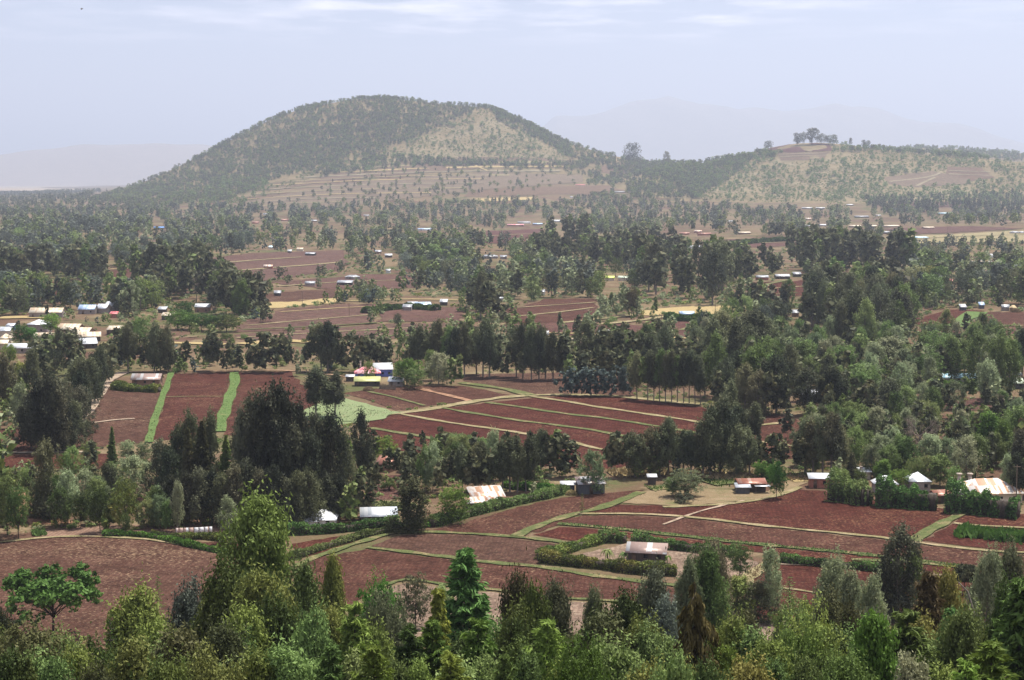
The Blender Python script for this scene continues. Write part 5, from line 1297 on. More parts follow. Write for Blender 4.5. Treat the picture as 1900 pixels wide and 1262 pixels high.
# ------------------------------------------------------------------ trees: foreground slope (kind, palette, px, tip row, width px, distance, label)
FG = [
 ('eucf', 'olive', 487, 918, 104, 186, 'tallest olive eucalyptus, its pointed crown rising over the hedge fields'),
 ('eucf', 'olive', 432, 1048, 92, 168, 'olive eucalyptus against the left flank of the tallest one'),
 ('eucf', 'olive', 494, 1060, 110, 158, 'dense olive eucalyptus directly below the tallest pointed one'),
 ('eucf', 'mid', 556, 1046, 76, 172, 'green eucalyptus at the right shoulder of the tallest pointed one'),
 ('eucf', 'olive', 456, 1128, 80, 140, 'olive eucalyptus with a blunt top low in the big clump'),
 ('eucf', 'olive', 524, 1112, 84, 142, 'olive eucalyptus with small golden tips in the big clump'),
 ('eucf', 'mid', 566, 1138, 74, 134, 'glossy dark-leaved eucalyptus at the right foot of the big clump'),
 ('eucs', 'olive', 622, 1048, 40, 182, 'thin young eucalyptus standing free right of the big clump'),
 ('eucf', 'olive', 612, 1126, 66, 150, 'bushy olive eucalyptus below the thin young one'),
 ('eucf', 'grey', 352, 1086, 74, 178, 'grey-leaved eucalyptus between the cypress sapling and the big clump'),
 ('eucf', 'olive', 392, 1104, 58, 170, 'narrow olive eucalyptus leaning on the grey-leaved one'),
 ('eucf', 'brown', 340, 1166, 112, 124, 'broad golden-brown eucalyptus below the grey-leaved one'),
 ('eucf', 'brown', 412, 1160, 84, 130, 'rusty-tipped eucalyptus left of the big clump'),
 ('eucf', 'gold', 382, 1212, 90, 108, 'golden eucalyptus at the bottom edge below the rusty-tipped one'),
 ('eucf', 'olive', 246, 1094, 96, 168, 'olive eucalyptus with ragged top right of the umbrella acacia'),
 ('eucf', 'gold', 236, 1190, 94, 112, 'golden eucalyptus in front of the thin spruce-like cypress'),
 ('eucf', 'olive', 290, 1150, 80, 140, 'olive eucalyptus under the little cypress sapling'),
 ('eucf', 'brown', 58, 1164, 120, 122, 'wide brownish eucalyptus in the bottom corner under the acacia'),
 ('eucf', 'dark', 6, 1126, 60, 150, 'dark eucalyptus cut by the picture edge beside the acacia'),
 ('eucf', 'gold', 30, 1210, 90, 102, 'golden brush-like eucalyptus at the very corner'),
 ('spar', 'feather', 98, 1176, 72, 128, 'sparse drooping cypress just below the acacia stem'),
 ('spar', 'fir', 198, 1132, 74, 134, 'thin sparse cypress with a bare dark stem'),
 ('eucf', 'olive', 150, 1204, 76, 116, 'pale olive eucalyptus between two sparse cypresses'),
 ('eucf', 'mid', 110, 1225, 80, 104, 'low green eucalyptus at the bottom edge below the sparse cypress'),
 ('fir', 'feather', 652, 1112, 104, 146, 'feathery pine with layered green boughs left of the umbrella tree'),
 ('fir', 'fir', 618, 1196, 100, 112, 'dark feathery pine at the bottom edge below the layered one'),
 ('broad', 'lush', 700, 1098, 96, 196, 'rounded lush tree behind the small umbrella-shaped one'),
 ('broad', 'dark', 721, 1124, 50, 188, 'small dark umbrella-shaped tree in front of the lush one'),
 ('fir', 'gold', 758, 1158, 112, 124, 'golden-tipped pine left of the feathery pair'),
 ('cyp', 'feather', 806, 1084, 66, 158, 'slim light green cypress left of the big dark one'),
 ('fir', 'feather', 806, 1150, 118, 126, 'bright feathery pine under the slim light cypress'),
 ('cyp', 'fir', 866, 1008, 104, 168, 'big dark conical cypress, the sharpest tip over the red field'),
 ('fir', 'feather', 892, 1140, 112, 128, 'bright feathery pine right below the big dark cypress'),
 ('fir', 'feather', 700, 1196, 120, 108, 'wide feathery pine at the bottom edge below the golden-tipped one'),
 ('fir', 'feather', 836, 1206, 120, 104, 'low feathery pine at the bottom edge below the dark cypress'),
 ('eucf', 'brown', 966, 1062, 66, 166, 'dark brownish eucalyptus with a spiky top right of the big cypress'),
 ('eucf', 'gold', 998, 1086, 56, 162, 'yellow-gold eucalyptus squeezed between two dark ones'),
 ('eucf', 'dark', 1026, 1080, 58, 166, 'dark eucalyptus right of the yellow-gold one'),
 ('eucf', 'olive', 950, 1128, 72, 140, 'olive eucalyptus under the dark brownish spiky one'),
 ('fir', 'feather', 1012, 1148, 124, 122, 'open feathery pine with upswept boughs at the bottom middle'),
 ('broad', 'bright', 1077, 1226, 64, 102, 'bright yellow-green bush top at the bottom edge'),
 ('eucs', 'dark', 1106, 1102, 36, 172, 'thin dark eucalyptus over the fallow field'),
 ('eucf', 'brown', 1112, 1142, 110, 138, 'broad brownish eucalyptus with glossy lower leaves'),
 ('eucf', 'mid', 1136, 1190, 116, 118, 'green eucalyptus with shining leaves at the bottom edge'),
 ('eucf', 'gold', 1168, 1102, 74, 160, 'golden-green eucalyptus with a pointed top left of the weeping cypress'),
 ('eucf', 'black', 1206, 1058, 66, 186, 'blackish eucalyptus with a narrow peak below the square hedge'),
 ('eucf', 'grey', 1238, 1108, 56, 178, 'greyish eucalyptus beside the blackish peak'),
 ('eucf', 'olive', 1196, 1148, 80, 140, 'olive eucalyptus just left of the weeping cypress'),
 ('weep', 'tan', 1288, 1076, 142, 118, 'large weeping cypress with drooping golden-brown boughs'),
 ('grev', 'pale', 1276, 1046, 40, 214, 'pale young grevillea beyond the tip of the weeping cypress'),
 ('grev', 'mid', 1312, 1030, 62, 218, 'green grevillea with pale leaves beside the square yard'),
 ('eucf', 'black', 1324, 1008, 58, 226, 'blackish bushy eucalyptus behind the green grevillea'),
 ('eucf', 'olive', 1346, 1150, 76, 142, 'olive eucalyptus at the right flank of the weeping cypress'),
 ('ovate', 'bright', 1346, 1190, 50, 118, 'small bright green tree against the weeping cypress'),
 ('eucf', 'brown', 1388, 1138, 56, 186, 'brown pointed eucalyptus beside the stubble corner'),
 ('eucf', 'olive', 1430, 1186, 84, 120, 'olive eucalyptus between the weeping cypress and the round olive crown'),
 ('broad', 'olive', 1492, 1160, 124, 124, 'big rounded olive crown at the bottom right of centre'),
 ('broad', 'mid', 1478, 1134, 66, 190, 'low dark green tree behind the big rounded olive crown'),
 ('eucf', 'brown', 1540, 1110, 72, 160, 'brownish eucalyptus behind the big rounded olive crown'),
 ('eucf', 'brown', 1576, 1128, 60, 150, 'rust-tinged eucalyptus left of the bright tapering tree'),
 ('grev', 'pale', 1546, 1044, 56, 216, 'pale conical grevillea on the lower slope'),
 ('grev', 'pale', 1582, 1068, 62, 204, 'pale bushy grevillea right of the conical one'),
 ('grev', 'pale', 1612, 1078, 56, 200, 'pale grevillea under the dark tall eucalyptus'),
 ('ovate', 'bright', 1626, 1134, 98, 116, 'bright green tapering tree with dense shining leaves'),
 ('fir', 'gold', 1688, 1124, 150, 130, 'wide golden-green feathery pine behind the bright tapering tree'),
 ('ovate', 'pale', 1694, 1212, 70, 100, 'pale green leafy top at the bottom edge'),
 ('cyp', 'rust', 1720, 1048, 78, 158, 'dying cypress with rusty brown bare boughs'),
 ('eucf', 'olive', 1758, 1058, 64, 166, 'olive eucalyptus right behind the dying cypress'),
 ('cyp', 'fir', 1772, 1120, 84, 138, 'dark green cypress with level boughs right of the dying one'),
 ('eucf', 'mid', 1800, 1130, 80, 130, 'dark glossy eucalyptus beside the leaning bare pole'),
 ('grev', 'pale', 1830, 1034, 44, 214, 'pale slender grevillea near the right edge'),
 ('eucf', 'dark', 1866, 1012, 56, 222, 'dark eucalyptus near the right edge above the bright-edged conifer'),
 ('cyp', 'fir', 1896, 1058, 120, 112, 'huge blackish conifer cut by the right picture edge'),
 ('eucf', 'gold', 1868, 1086, 66, 130, 'yellow-green eucalyptus against the huge blackish conifer'),
 ('fir', 'feather', 1846, 1190, 150, 98, 'bright bushy pine filling the bottom right corner'),
 ('fir', 'feather', 1790, 1218, 110, 94, 'low bright pine at the bottom edge near the corner'),
 ('eucf', 'black', 1850, 1130, 60, 140, 'shadowy eucalyptus behind the bright bushy pine'),
 ('eucf', 'olive', 1566, 1216, 90, 104, 'olive eucalyptus at the bottom edge left of the bright tree'),
 ('eucf', 'mid', 1250, 1212, 70, 104, 'green eucalyptus at the bottom edge left of the weeping cypress trunk'),
 ('fir', 'fir', 936, 1212, 90, 104, 'dark low pine at the bottom edge'),
 ('eucf', 'mid', 540, 1200, 110, 112, 'dark glossy eucalyptus at the bottom edge of the big clump'),
 ('eucf', 'olive', 470, 1206, 90, 112, 'olive eucalyptus at the bottom edge of the big clump'),
 ('eucf', 'olive', 310, 1228, 80, 100, 'low olive eucalyptus at the bottom edge near the golden ones'),
 ('eucf', 'brown', 176, 1236, 80, 98, 'low brown eucalyptus at the bottom edge near the corner'),
]
FW = {'eucf': 1.55, 'fir': 1.9, 'cyp': 2.0, 'weep': 1.9, 'broad': 1.15, 'ovate': 1.3, 'grev': 1.25}
for i, (k, p, x, yt, w_, d, lab) in enumerate(FG):
    tree(k, p, x, None, yt, w_ * FW.get(k, 1.), d, lab, 'trees on the near slope')
# free-standing trees between slope and fields (kind, palette, px, foot row, tip row, width, label)
for k, p, x, yb, yt, w_, lab in [
 ('acacia', 'acacia', 98, 1188, 1056, 192, 'wide flat-crowned lush acacia standing in the stubble field'),
 ('spar', 'feather', 293, 1142, 1064, 30, 'little cypress sapling alone in the stubble field'),
 ('broad', 'dark', 771, 1164, 1070, 50, 'slim-stemmed tree with a small round top on the fallow field'),
 ('eucs', 'mid', 822, 1160, 1088, 30, 'thin sapling between the fallow field and the dark cypress'),
 ('broad', 'mid', 1371, 1078, 1010, 46, 'small round-topped tree at the corner of the yard'),
 ('grev', 'pale', 1427, 1152, 1016, 46, 'tall thin pale tree alone on the red field edge'),
 ('spar', 'mid', 1465, 1132, 1066, 44, 'light see-through cypress on the red field'),
 ('eucf', 'olive', 1366, 1152, 1068, 78, 'thick olive eucalyptus in front of the small round-topped tree'),
 ('eucf', 'dark', 1402, 1152, 1076, 66, 'dark eucalyptus joined to the thick olive one'),
 ('eucf', 'black', 1664, 1152, 970, 58, 'tall dark eucalyptus with a thin peak crossing the pale field line'),
 ('eucf', 'dark', 1640, 1148, 1036, 50, 'dark eucalyptus at the left foot of the thin-peaked one'),
 ('ovate', 'bright', 1661, 1142, 1040, 44, 'bright green young tree in front of the thin-peaked eucalyptus'),
 ('grev', 'mid', 1692, 1148, 1018, 44, 'leafy grey-green tree right of the thin-peaked eucalyptus'),
 ('acacia', 'dark', 1790, 1100, 1046, 60, 'crooked flat dark tree over the weedy strip'),
 ('shrub', 'lush', 1180, 1062, 1046, 20, 'leafy shrub at the left wall of the hedged house'),
 ('banana', 'mid', 1127, 1040, 1010, 30, 'banana plant with torn leaves in the square yard'),
 ('banana', 'mid', 1158, 1042, 1016, 28, 'second banana plant next to the hedged house'),
 ('banana', 'bright', 1238, 1046, 1024, 20, 'bright banana plant at the gable of the hedged house'),
 ('broad', 'pale', 1272, 922, 876, 64, 'wide grey-green shade tree over a dark mound in the trodden yard'),
 ('shrub', 'black', 1270, 934, 908, 40, 'dark leafy mound under the wide shade tree'),
 ('broad', 'mid', 1247, 922, 886, 30, 'small leafy tree left of the wide shade tree'),
 ('grev', 'pale', 1100, 916, 836, 44, 'grevillea standing in front of the dark plank shed'),
 ('spar', 'mid', 1080, 954, 912, 14, 'tiny sapling in the red field below the plank shed'),
 ('broad', 'lush', 1441, 926, 858, 34, 'leaning lush tree beside the patched hut'),
 ('broad', 'bright', 841, 970, 905, 54, 'round bright green tree left of the tilted zinc roof'),
 ('eucf', 'brown', 760, 986, 888, 58, 'brownish eucalyptus standing over the smooth zinc roof'),
 ('shrub', 'black', 782, 975, 952, 26, 'blackish bush right of the brownish eucalyptus'),
 ('shrub', 'mid', 806, 974, 948, 30, 'green bush left of the round bright tree'),
 ('grev', 'pale', 424, 1008, 922, 40, 'pale feathery grevillea behind the low hedge'),
 ('grev', 'pale', 330, 985, 894, 24, 'pale slim cone-shaped grevillea in front of the dark grove'),
 ('eucs', 'dark', 586, 775, 686, 46, 'taller of two long-stemmed eucalyptus above the vegetable plot'),
 ('eucs', 'black', 622, 775, 694, 38, 'right one of two long-stemmed eucalyptus above the vegetable plot'),
 ('broad', 'bright', 755, 716, 668, 56, 'bright bushy tree right of the grey tin shed'),
 ('broad', 'mid', 768, 722, 684, 42, 'darker bushy tree beside the bright one at the homestead'),
 ('broad', 'olive', 684, 712, 672, 22, 'small round tree in front of the pink-roofed house'),
 ('bare', 'bare', 1706, 852, 750, 92, 'large leafless tree with a fan of pale branches'),
 ('bare', 'bare', 365, 560, 498, 20, 'bleached dead trunk standing above the dark grove'),
 ('broad', 'brown', 1172, 588, 535, 26, 'round brown leafless-looking tree in the mid valley'),
 ('acacia', 'olive', 1722, 700, 668, 50, 'flat-topped olive acacia in the pale grove'),
 ('broad', 'dark', 738, 606, 582, 14, 'small dark tree alone in the brown mid field'),
]:
    tree(k, p, x, yb, yt, w_, None, lab, 'single trees of the fields' if k not in ('banana', 'shrub') else None)
# leaning bare pole (dead stem)
P0 = (xfor(1822, 150., zfor(1200, 150.)), 150.); z0 = float(zfor(1200, 150.)); z1 = float(zfor(1080, 150.))
g = Geo(); zb = float(H(P0[0], 150.)) - z0
g.tube([(.5, 0, zb), (0, 0, 0), (-.9, 0, (z1 - z0) * .55), (-1.5, 0, (z1 - z0) * .85), (-2.4, 0, z1 - z0)], [.17, .14, .11, .08, .05], 7)
tag(obj('dead_tree', geo_mesh('dead_tree', g, (BARK,), True), None, (P0[0], 150., z0)), 'leaning bare pale dead stem among the right-hand slope trees', 'dead tree')

# ------------------------------------------------------------------ named middle trees: kind palette px foot tip [width]
# more of the same along the bottom edge
for i, (x, yt) in enumerate([(14, 1180), (70, 1232), (128, 1176), (180, 1196), (262, 1232), (300, 1196), (356, 1236), (440, 1200), (430, 1236), (502, 1172), (590, 1170), (586, 1232), (640, 1150), (664, 1226), (736, 1226), (780, 1228), (866, 1190), (900, 1226), (966, 1190), (980, 1230), (1050, 1180), (1040, 1236), (1096, 1196), (1166, 1216), (1190, 1236), (1212, 1180), (1330, 1236), (1384, 1226), (1396, 1180), (1440, 1226), (1520, 1222), (1540, 1180), (1590, 1180), (1660, 1180), (1650, 1232), (1730, 1196), (1748, 1236), (1770, 1170), (1820, 1240), (1876, 1166), (1890, 1220), (60, 1200), (700, 1160), (850, 1236), (930, 1160), (1270, 1236), (1500, 1236), (1600, 1240), (1716, 1150), (1806, 1180)]):
    kk, pp = [('eucf', 'olive'), ('fir', 'feather'), ('eucf', 'mid'), ('eucf', 'brown'), ('eucf', 'olive'), ('grev', 'mid'), ('eucf', 'mid'), ('fir', 'fir')][(i * 5 + i // 3) % 8]
    tree(kk, pp, x, None, yt, 100 + (i * 37) % 50, 92 + (1262 - yt) * .55 + (i * 13) % 12, None, None)
MID = """
broad mid 14 994 884 62|broad mid 34 1000 906 40|grev mid 18 838 793 14|eucf dark 86 962 818 44|broad bright 121 872 842 30|broad mid 167 864 821 32|cyp mid 208 864 790 24|broad pale 236 856 818 30|broad pale 266 858 822 30
broad mid 170 882 862 16|eucf dark 205 942 858 34|grev pale 246 930 846 58|grev pale 126 974 872 44|grev pale 72 958 888 36|grev mid 104 962 882 34|grev pale 158 944 872 40|grev mid 184 938 884 36|broad gold 150 980 917 30|broad olive 186 988 906 40
eucf olive 208 986 926 36|broad olive 236 980 894 44|broad mid 234 994 954 22|grev mid 276 980 926 34|grev pale 296 982 918 34|broad black 92 968 930 36|eucf black 30 906 872 40|broad mid 46 906 868 26|eucf dark 62 908 862 26|grev pale 262 978 936 30|grev mid 310 986 930 26
eucf black 58 832 722 44|eucf black 74 838 700 48|eucf black 90 840 690 50|eucf black 106 838 704 46|eucf black 121 834 722 44|eucf dark 136 830 742 40|eucf black 148 804 716 40|eucf dark 48 830 756 36|euc dark 98 800 696 40|eucf black 112 790 700 44
euc dark 152 790 690 34|euc dark 160 775 676 32|euc dark 168 762 666 32|euc dark 176 748 658 30|euc dark 183 738 650 30|euc dark 189 728 644 28|euc dark 195 720 640 28|euc dark 200 712 636 26|euc dark 205 705 634 26|euc dark 211 699 632 26|euc dark 144 772 680 34|euc dark 152 752 668 32
euc dark 8 770 662 34|euc dark 24 744 690 26|grev olive 40 742 672 30|grev pale 38 794 712 34|euc dark 64 742 652 30|euc dark 78 730 648 30|grev mid 52 728 680 26|euc dark 110 692 612 30|euc dark 132 696 618 34|euc dark 70 702 632 26|euc dark 90 690 622 28|euc dark 150 690 634 26|broad lush 22 770 738 34|grev pale 22 812 760 30
euc dark 224 692 612 24|euc dark 238 692 606 26|euc dark 254 690 622 24|euc dark 268 690 628 22|euc dark 286 692 600 28|euc dark 300 690 612 26|euc dark 312 692 606 24|euc dark 322 690 640 20|euc dark 347 688 634 24|grev mid 334 692 662 18|euc dark 384 688 622 24|euc dark 394 690 616 24|euc dark 404 692 628 22|grev mid 344 694 672 20|euc dark 426 692 632 30|euc dark 440 690 640 24|euc dark 470 692 628 26
euc dark 484 690 616 24|euc dark 498 692 618 26|euc dark 512 690 624 24|euc dark 524 692 620 24|euc dark 536 690 632 22|grev pale 553 698 652 38|euc dark 568 692 640 22|euc dark 580 690 612 26|euc dark 596 690 602 30|euc dark 608 692 598 34|euc dark 622 690 606 28|euc dark 636 692 620 26|grev mid 452 690 660 20|grev blue 360 694 670 18|euc dark 416 690 650 18
euc dark 650 690 618 26|euc dark 664 694 622 24|euc dark 678 690 628 24|euc dark 694 690 622 28|euc dark 708 690 630 24|euc dark 722 688 626 24|eucs dark 776 692 606 32|euc dark 762 690 622 26|euc dark 792 688 618 24|euc dark 806 690 604 26|euc dark 818 692 598 28|euc mid 832 694 608 28|euc dark 846 698 612 32|euc dark 862 700 606 28|euc dark 884 696 610 30|euc dark 896 700 598 34|euc dark 908 702 606 30|euc dark 926 700 620 26|eucs dark 944 702 640 20|euc dark 958 700 612 26|euc dark 970 704 606 28|euc dark 986 706 612 26
euc dark 1000 706 604 26|euc dark 1012 704 612 26|euc dark 1026 706 618 28|euc dark 1040 704 622 26|euc dark 1052 704 626 24|eucs dark 940 706 656 18|eucs dark 966 708 654 18|grev pale 814 714 654 40|grev mid 836 716 664 36|grev mid 800 706 650 30|eucs mid 852 718 660 22
grev blue 1046 734 692 18|grev blue 1056 735 684 18|grev blue 1066 735 686 18|grev blue 1077 736 688 18|grev blue 1088 736 682 18|grev blue 1099 736 690 18|grev blue 1110 736 684 18|grev blue 1121 736 686 18|grev blue 1132 736 688 18|grev blue 1144 736 682 20|grev blue 1156 736 680 20|grev blue 1166 735 684 20
euc mid 1056 720 660 26|euc dark 1072 718 654 26|euc dark 1088 718 650 28|euc dark 1104 716 648 28|euc dark 1120 718 644 28|euc dark 1136 718 652 26|euc dark 1152 716 648 28|euc mid 1168 718 654 26|euc dark 1092 690 600 34|euc dark 1112 690 612 32|euc dark 1128 688 618 30|euc dark 1148 690 608 30
eucs dark 1182 742 656 24|eucs mid 1192 744 664 22|eucs dark 1202 744 652 24|eucs dark 1213 745 660 24|eucs mid 1224 746 650 24|eucs dark 1235 747 658 24|eucs dark 1246 748 652 24|eucs mid 1257 748 662 24|eucs dark 1268 749 656 24|eucs dark 1279 750 652 26|eucs dark 1290 751 662 24|eucs dark 1300 752 666 22
euc dark 1170 700 616 28|euc dark 1190 702 622 28|euc dark 1210 704 618 28|euc dark 1234 700 606 30|euc dark 1254 700 626 28|grev pale 1206 716 662 28|grev mid 1240 712 650 28|euc dark 1274 712 632 28|euc dark 1290 700 640 26
euc dark 1341 690 582 56|euc dark 1318 700 596 40|euc dark 1362 694 600 40|euc dark 1401 690 580 54|euc dark 1420 688 590 44|euc dark 1384 694 606 40|euc mid 1327 740 624 36|euc dark 1308 735 648 30|eucf olive 1396 758 642 54|eucf dark 1366 752 650 42|euc dark 1420 762 672 38|euc dark 1440 768 660 40|euc dark 1346 760 668 36|euc dark 1330 764 690 30|euc dark 1382 766 676 34
eucf dark 1406 770 686 34|euc dark 1428 772 690 32|euc dark 1450 770 692 30|euc dark 1464 752 640 34|grev mid 1436 700 640 30|grev mid 1448 690 626 28
grev pale 1512 690 618 40|grev pale 1530 700 632 36|grev pale 1547 694 624 38|grev mid 1492 700 640 34|euc dark 1576 668 596 40|grev mid 1600 672 622 34|grev pale 1648 708 626 66|grev pale 1622 706 650 40|grev pale 1676 716 646 44|grev pale 1700 700 636 40|grev pale 1690 724 660 38|grev mid 1744 706 636 36|grev mid 1765 714 624 44|grev mid 1790 710 630 40|grev mid 1815 720 616 44|grev pale 1838 716 622 40|grev mid 1850 738 624 42|grev mid 1872 736 630 40|grev pale 1832 748 668 40|euc dark 1896 700 610 30
grev mid 1470 712 652 34|grev mid 1500 720 664 36|grev pale 1480 690 630 30|grev mid 1560 716 660 36|grev mid 1590 716 658 36|grev mid 1538 726 672 36|broad lush 1612 690 662 30|broad lush 1720 728 692 34|broad bright 1588 716 690 24|grev pale 1770 760 706 34|eucs mid 1790 752 700 26|eucs mid 1804 752 704 24|grev mid 1778 690 640 36
euc dark 1500 770 684 44|euc dark 1526 772 690 44|euc dark 1546 774 684 40|eucf black 1610 790 716 60|eucf black 1648 786 700 50|eucf dark 1590 780 724 44|eucf black 1632 810 740 44|euc dark 1570 762 688 40|euc dark 1600 744 680 40|broad mid 1680 738 690 46|broad mid 1664 742 696 40|euc dark 1706 740 690 36|grev mid 1724 750 704 34|eucf dark 1870 770 712 54|eucf black 1852 798 730 44|eucf black 1884 800 736 40|eucf dark 1894 780 720 34
eucs dark 1352 834 712 38|eucs dark 1398 834 750 32|euc black 1460 818 760 34|eucf dark 1368 850 752 36|euc dark 1336 884 742 48|euc dark 1318 886 756 42|euc dark 1304 886 782 40|euc dark 1282 886 802 36|euc dark 1268 884 800 34|euc dark 1240 884 777 38|euc dark 1224 884 790 34|euc dark 1207 884 795 36|euc dark 1190 884 806 34|euc dark 1178 886 802 34|euc dark 1164 884 806 34|euc dark 1148 886 804 36|euc dark 1132 886 806 34|grev blue 1254 886 846 24|grev mid 1216 886 848 24|grev mid 1184 888 852 20
euc dark 1366 886 790 38|grev mid 1370 882 820 30|euc dark 1390 884 800 34|euc dark 1406 882 810 32|eucf brown 1418 876 824 38|euc dark 1434 886 806 36|euc dark 1452 882 808 38|broad lush 1414 890 856 36|broad lush 1432 894 864 24|euc black 1345 850 744 36|eucs dark 1378 878 770 26
euc dark 1480 884 810 32|euc dark 1494 880 784 40|euc dark 1508 884 786 42|euc dark 1526 886 778 40|euc black 1542 886 770 42|euc dark 1556 880 790 36|eucf dark 1500 820 752 40|eucf dark 1524 820 748 38
grev pale 1554 900 852 40|cyp dark 1579 892 838 34|ovate bright 1588 848 794 40|grev mid 1584 830 766 46|grev pale 1632 876 806 42|grev mid 1606 866 800 40|grev pale 1616 886 826 34|ovate bright 1638 894 852 40|broad bright 1670 910 872 38|broad mid 1698 902 852 38|broad mid 1716 900 846 40|grev mid 1744 902 844 44|grev pale 1724 876 806 48|grev pale 1756 872 812 36|grev pale 1792 892 808 44|grev mid 1810 888 806 46|ovate bright 1834 856 764 58|ovate bright 1860 862 780 46|ovate mid 1818 840 776 36|grev pale 1868 912 842 28|euc black 1652 846 780 40|euc dark 1668 856 794 36|euc dark 1772 850 772 36|euc dark 1782 830 748 44|eucf dark 1750 836 776 40|grev mid 1680 880 812 40|grev mid 1650 884 826 36|euc black 1836 886 830 34|euc black 1886 890 800 34|euc brown 1894 850 780 30|broad mid 1770 908 868 30|grev mid 1660 832 770 34|euc dark 1800 850 790 34|broad lush 1690 870 826 36|broad mid 1596 906 872 26|euc dark 1572 850 780 34|euc dark 1890 930 846 30
euc dark 984 884 802 34|euc dark 1003 886 800 36|euc dark 1018 886 808 32|euc dark 1034 886 804 34|euc dark 1049 886 806 34|euc dark 1062 884 818 28|euc dark 994 882 812 30|euc mid 1026 880 800 28
euc dark 722 888 832 34|euc dark 735 888 834 36|euc dark 752 890 838 34|euc dark 768 892 832 34|euc dark 780 896 842 32|grev mid 790 912 828 32|grev pale 803 912 822 32|eucs dark 826 914 850 26|eucs dark 842 914 836 26|eucs dark 858 916 828 26|eucs dark 870 920 838 26|euc dark 882 914 824 30|euc dark 893 914 820 32|grev pale 915 906 798 34|euc dark 900 916 846 28|euc dark 932 914 820 32|euc dark 946 914 812 36|euc dark 960 914 814 34|euc dark 976 912 818 32|euc dark 814 920 860 28|euc black 930 890 826 30|grev mid 1000 910 868 30|grev pale 990 924 896 24|cyp mid 758 850 808 18|euc dark 784 846 800 18|grev pale 806 850 820 24
euc black 674 902 770 32|euc dark 686 900 840 38|broad bright 710 856 812 42|ovate bright 648 862 816 26|euc dark 700 930 860 40|grev mid 714 904 876 26|shrub pale 746 900 880 24|euc dark 668 960 880 36|euc dark 690 960 896 34|eucf mid 650 968 896 36|shrub mid 722 910 880 36|euc mid 634 880 830 30
eucf black 506 960 712 74|eucf black 533 958 714 62|eucf black 478 956 722 56|eucf black 458 950 742 48|eucf black 560 954 740 54|eucf black 592 956 762 54|eucf black 614 958 766 50|eucf black 446 930 776 34|eucf dark 358 930 758 40|eucf dark 392 930 760 42|cyp brown 376 936 780 50|cyp brown 352 936 790 44|eucf dark 334 930 786 40|eucf black 302 930 812 40|eucf dark 318 950 830 40|cyp olive 420 936 806 40|eucf dark 636 950 790 36|eucf black 486 962 750 56|eucf black 520 966 770 56|eucf black 548 966 786 50|eucf black 580 966 800 48
eucf black 350 974 872 44|eucf black 372 974 866 42|eucf black 394 972 870 44|eucf dark 412 976 880 38|eucf black 436 978 858 44|eucf black 458 976 850 44|eucf black 482 978 868 44|eucf black 506 978 862 44|eucf black 530 978 884 40|eucf dark 552 978 872 40|eucf dark 575 974 866 40|eucf black 600 966 876 40|eucf black 624 964 880 38|eucf black 322 974 880 36|grev pale 592 950 894 26|eucf black 560 960 830 44|eucf black 606 950 820 44|eucf black 640 946 840 36
broad lush 330 612 578 46|broad lush 352 612 584 46|broad lush 374 614 582 44|broad lush 398 616 586 44|broad olive 420 616 586 48|broad olive 438 614 590 40|broad lush 342 596 560 40|broad lush 440 592 566 44|broad mid 362 626 600 34|broad mid 392 628 602 34|grev blue 472 596 570 22|euc dark 488 600 566 26|euc dark 496 598 560 22|shrub mid 420 632 612 24|broad mid 250 640 600 34|broad mid 264 650 590 36|broad bright 256 620 592 22|broad mid 230 640 606 30|euc dark 240 660 600 30
broad bright 96 622 583 36|broad mid 84 616 596 28|euc dark 88 594 566 16|broad lush 38 640 604 36|broad lush 56 640 608 30|broad dark 100 655 618 44|broad dark 126 660 612 44|broad dark 74 660 624 34|euc dark 140 640 608 30|grev pale 252 592 566 24|grev pale 222 600 580 24|broad mid 196 604 582 20|broad mid 128 594 574 20|broad bright 18 680 640 30|grev blue 160 600 588 30|grev blue 180 602 588 26|broad dark 240 600 574 26
"""
for row in MID.strip().split('\n'):
    for it in row.split('|'):
        q = it.split()
        tree(q[0], q[1], float(q[2]), float(q[3]), float(q[4]), float(q[5]) if len(q) > 5 else None)

# ------------------------------------------------------------------ woods and scattered trees of the far valley (random feet inside image polygons)
STRIPS = [False]
def scatter(poly, n, mix, hr, clear=True, patchy=False):
    """mix: [(weight, kind, palette)]"""
    P = np.array(poly, float); lo, hi = P.min(0), P.max(0)
    out = []; tries = 0
    ws = np.array([m[0] for m in mix], float); ws /= ws.sum()
    while len(out) < n and tries < 60:
        tries += 1
        x = RNG.uniform(lo[0], hi[0], n * 2); y = RNG.uniform(lo[1], hi[1], n * 2)
        k = inpoly(x, y, poly)
        if patchy:
            q = np.sin(x / 31 + y / 9 + 1) * np.sin(x / 17 - y / 12) + .5 * np.sin(x / 67 + y / 23) + .9 * np.sin(x / 7.3 + y / 5.1) * np.sin(x / 11.7 - y / 4.3)
            k &= RNG.uniform(-1.1, 1.1, len(x)) < q * .6 + .45
        if clear:
            for f in FIELDS: k &= ~inpoly(x, y, f)
            for e in (EXCL + STRIPPX if STRIPS[0] else EXCL): k &= ~((x > e[0]) & (x < e[1]) & (y > e[2]) & (y < e[3] + 6))
        out += list(zip(x[k], y[k]))
    out = out[:n]
    if not out: return []
    W = unproj([a for a, b in out], [b for a, b in out])
    rec = []
    for (a, b), p in zip(out, W):
        m = mix[RNG.choice(len(mix), p=ws)]
        hp = hr[1] * FPX / max(p[1], 1.)
        if clear and b > 372 and RNG.random() < .9 and any(e[0] - 2 < a < e[1] + 2 and b - hp * .95 < (e[2] + e[3]) / 2 < b + 2 for e in EXCL): continue
        rec.append(dict(kind=m[1], pal=m[2], px=a, yb=b, yt=None, w=None, d=None, label=None, group=None, X=p[0], Y=p[1], h=float(RNG.uniform(*hr)) * (1.0 if m[1] != 'shrub' else .35), auto=True))
    return rec

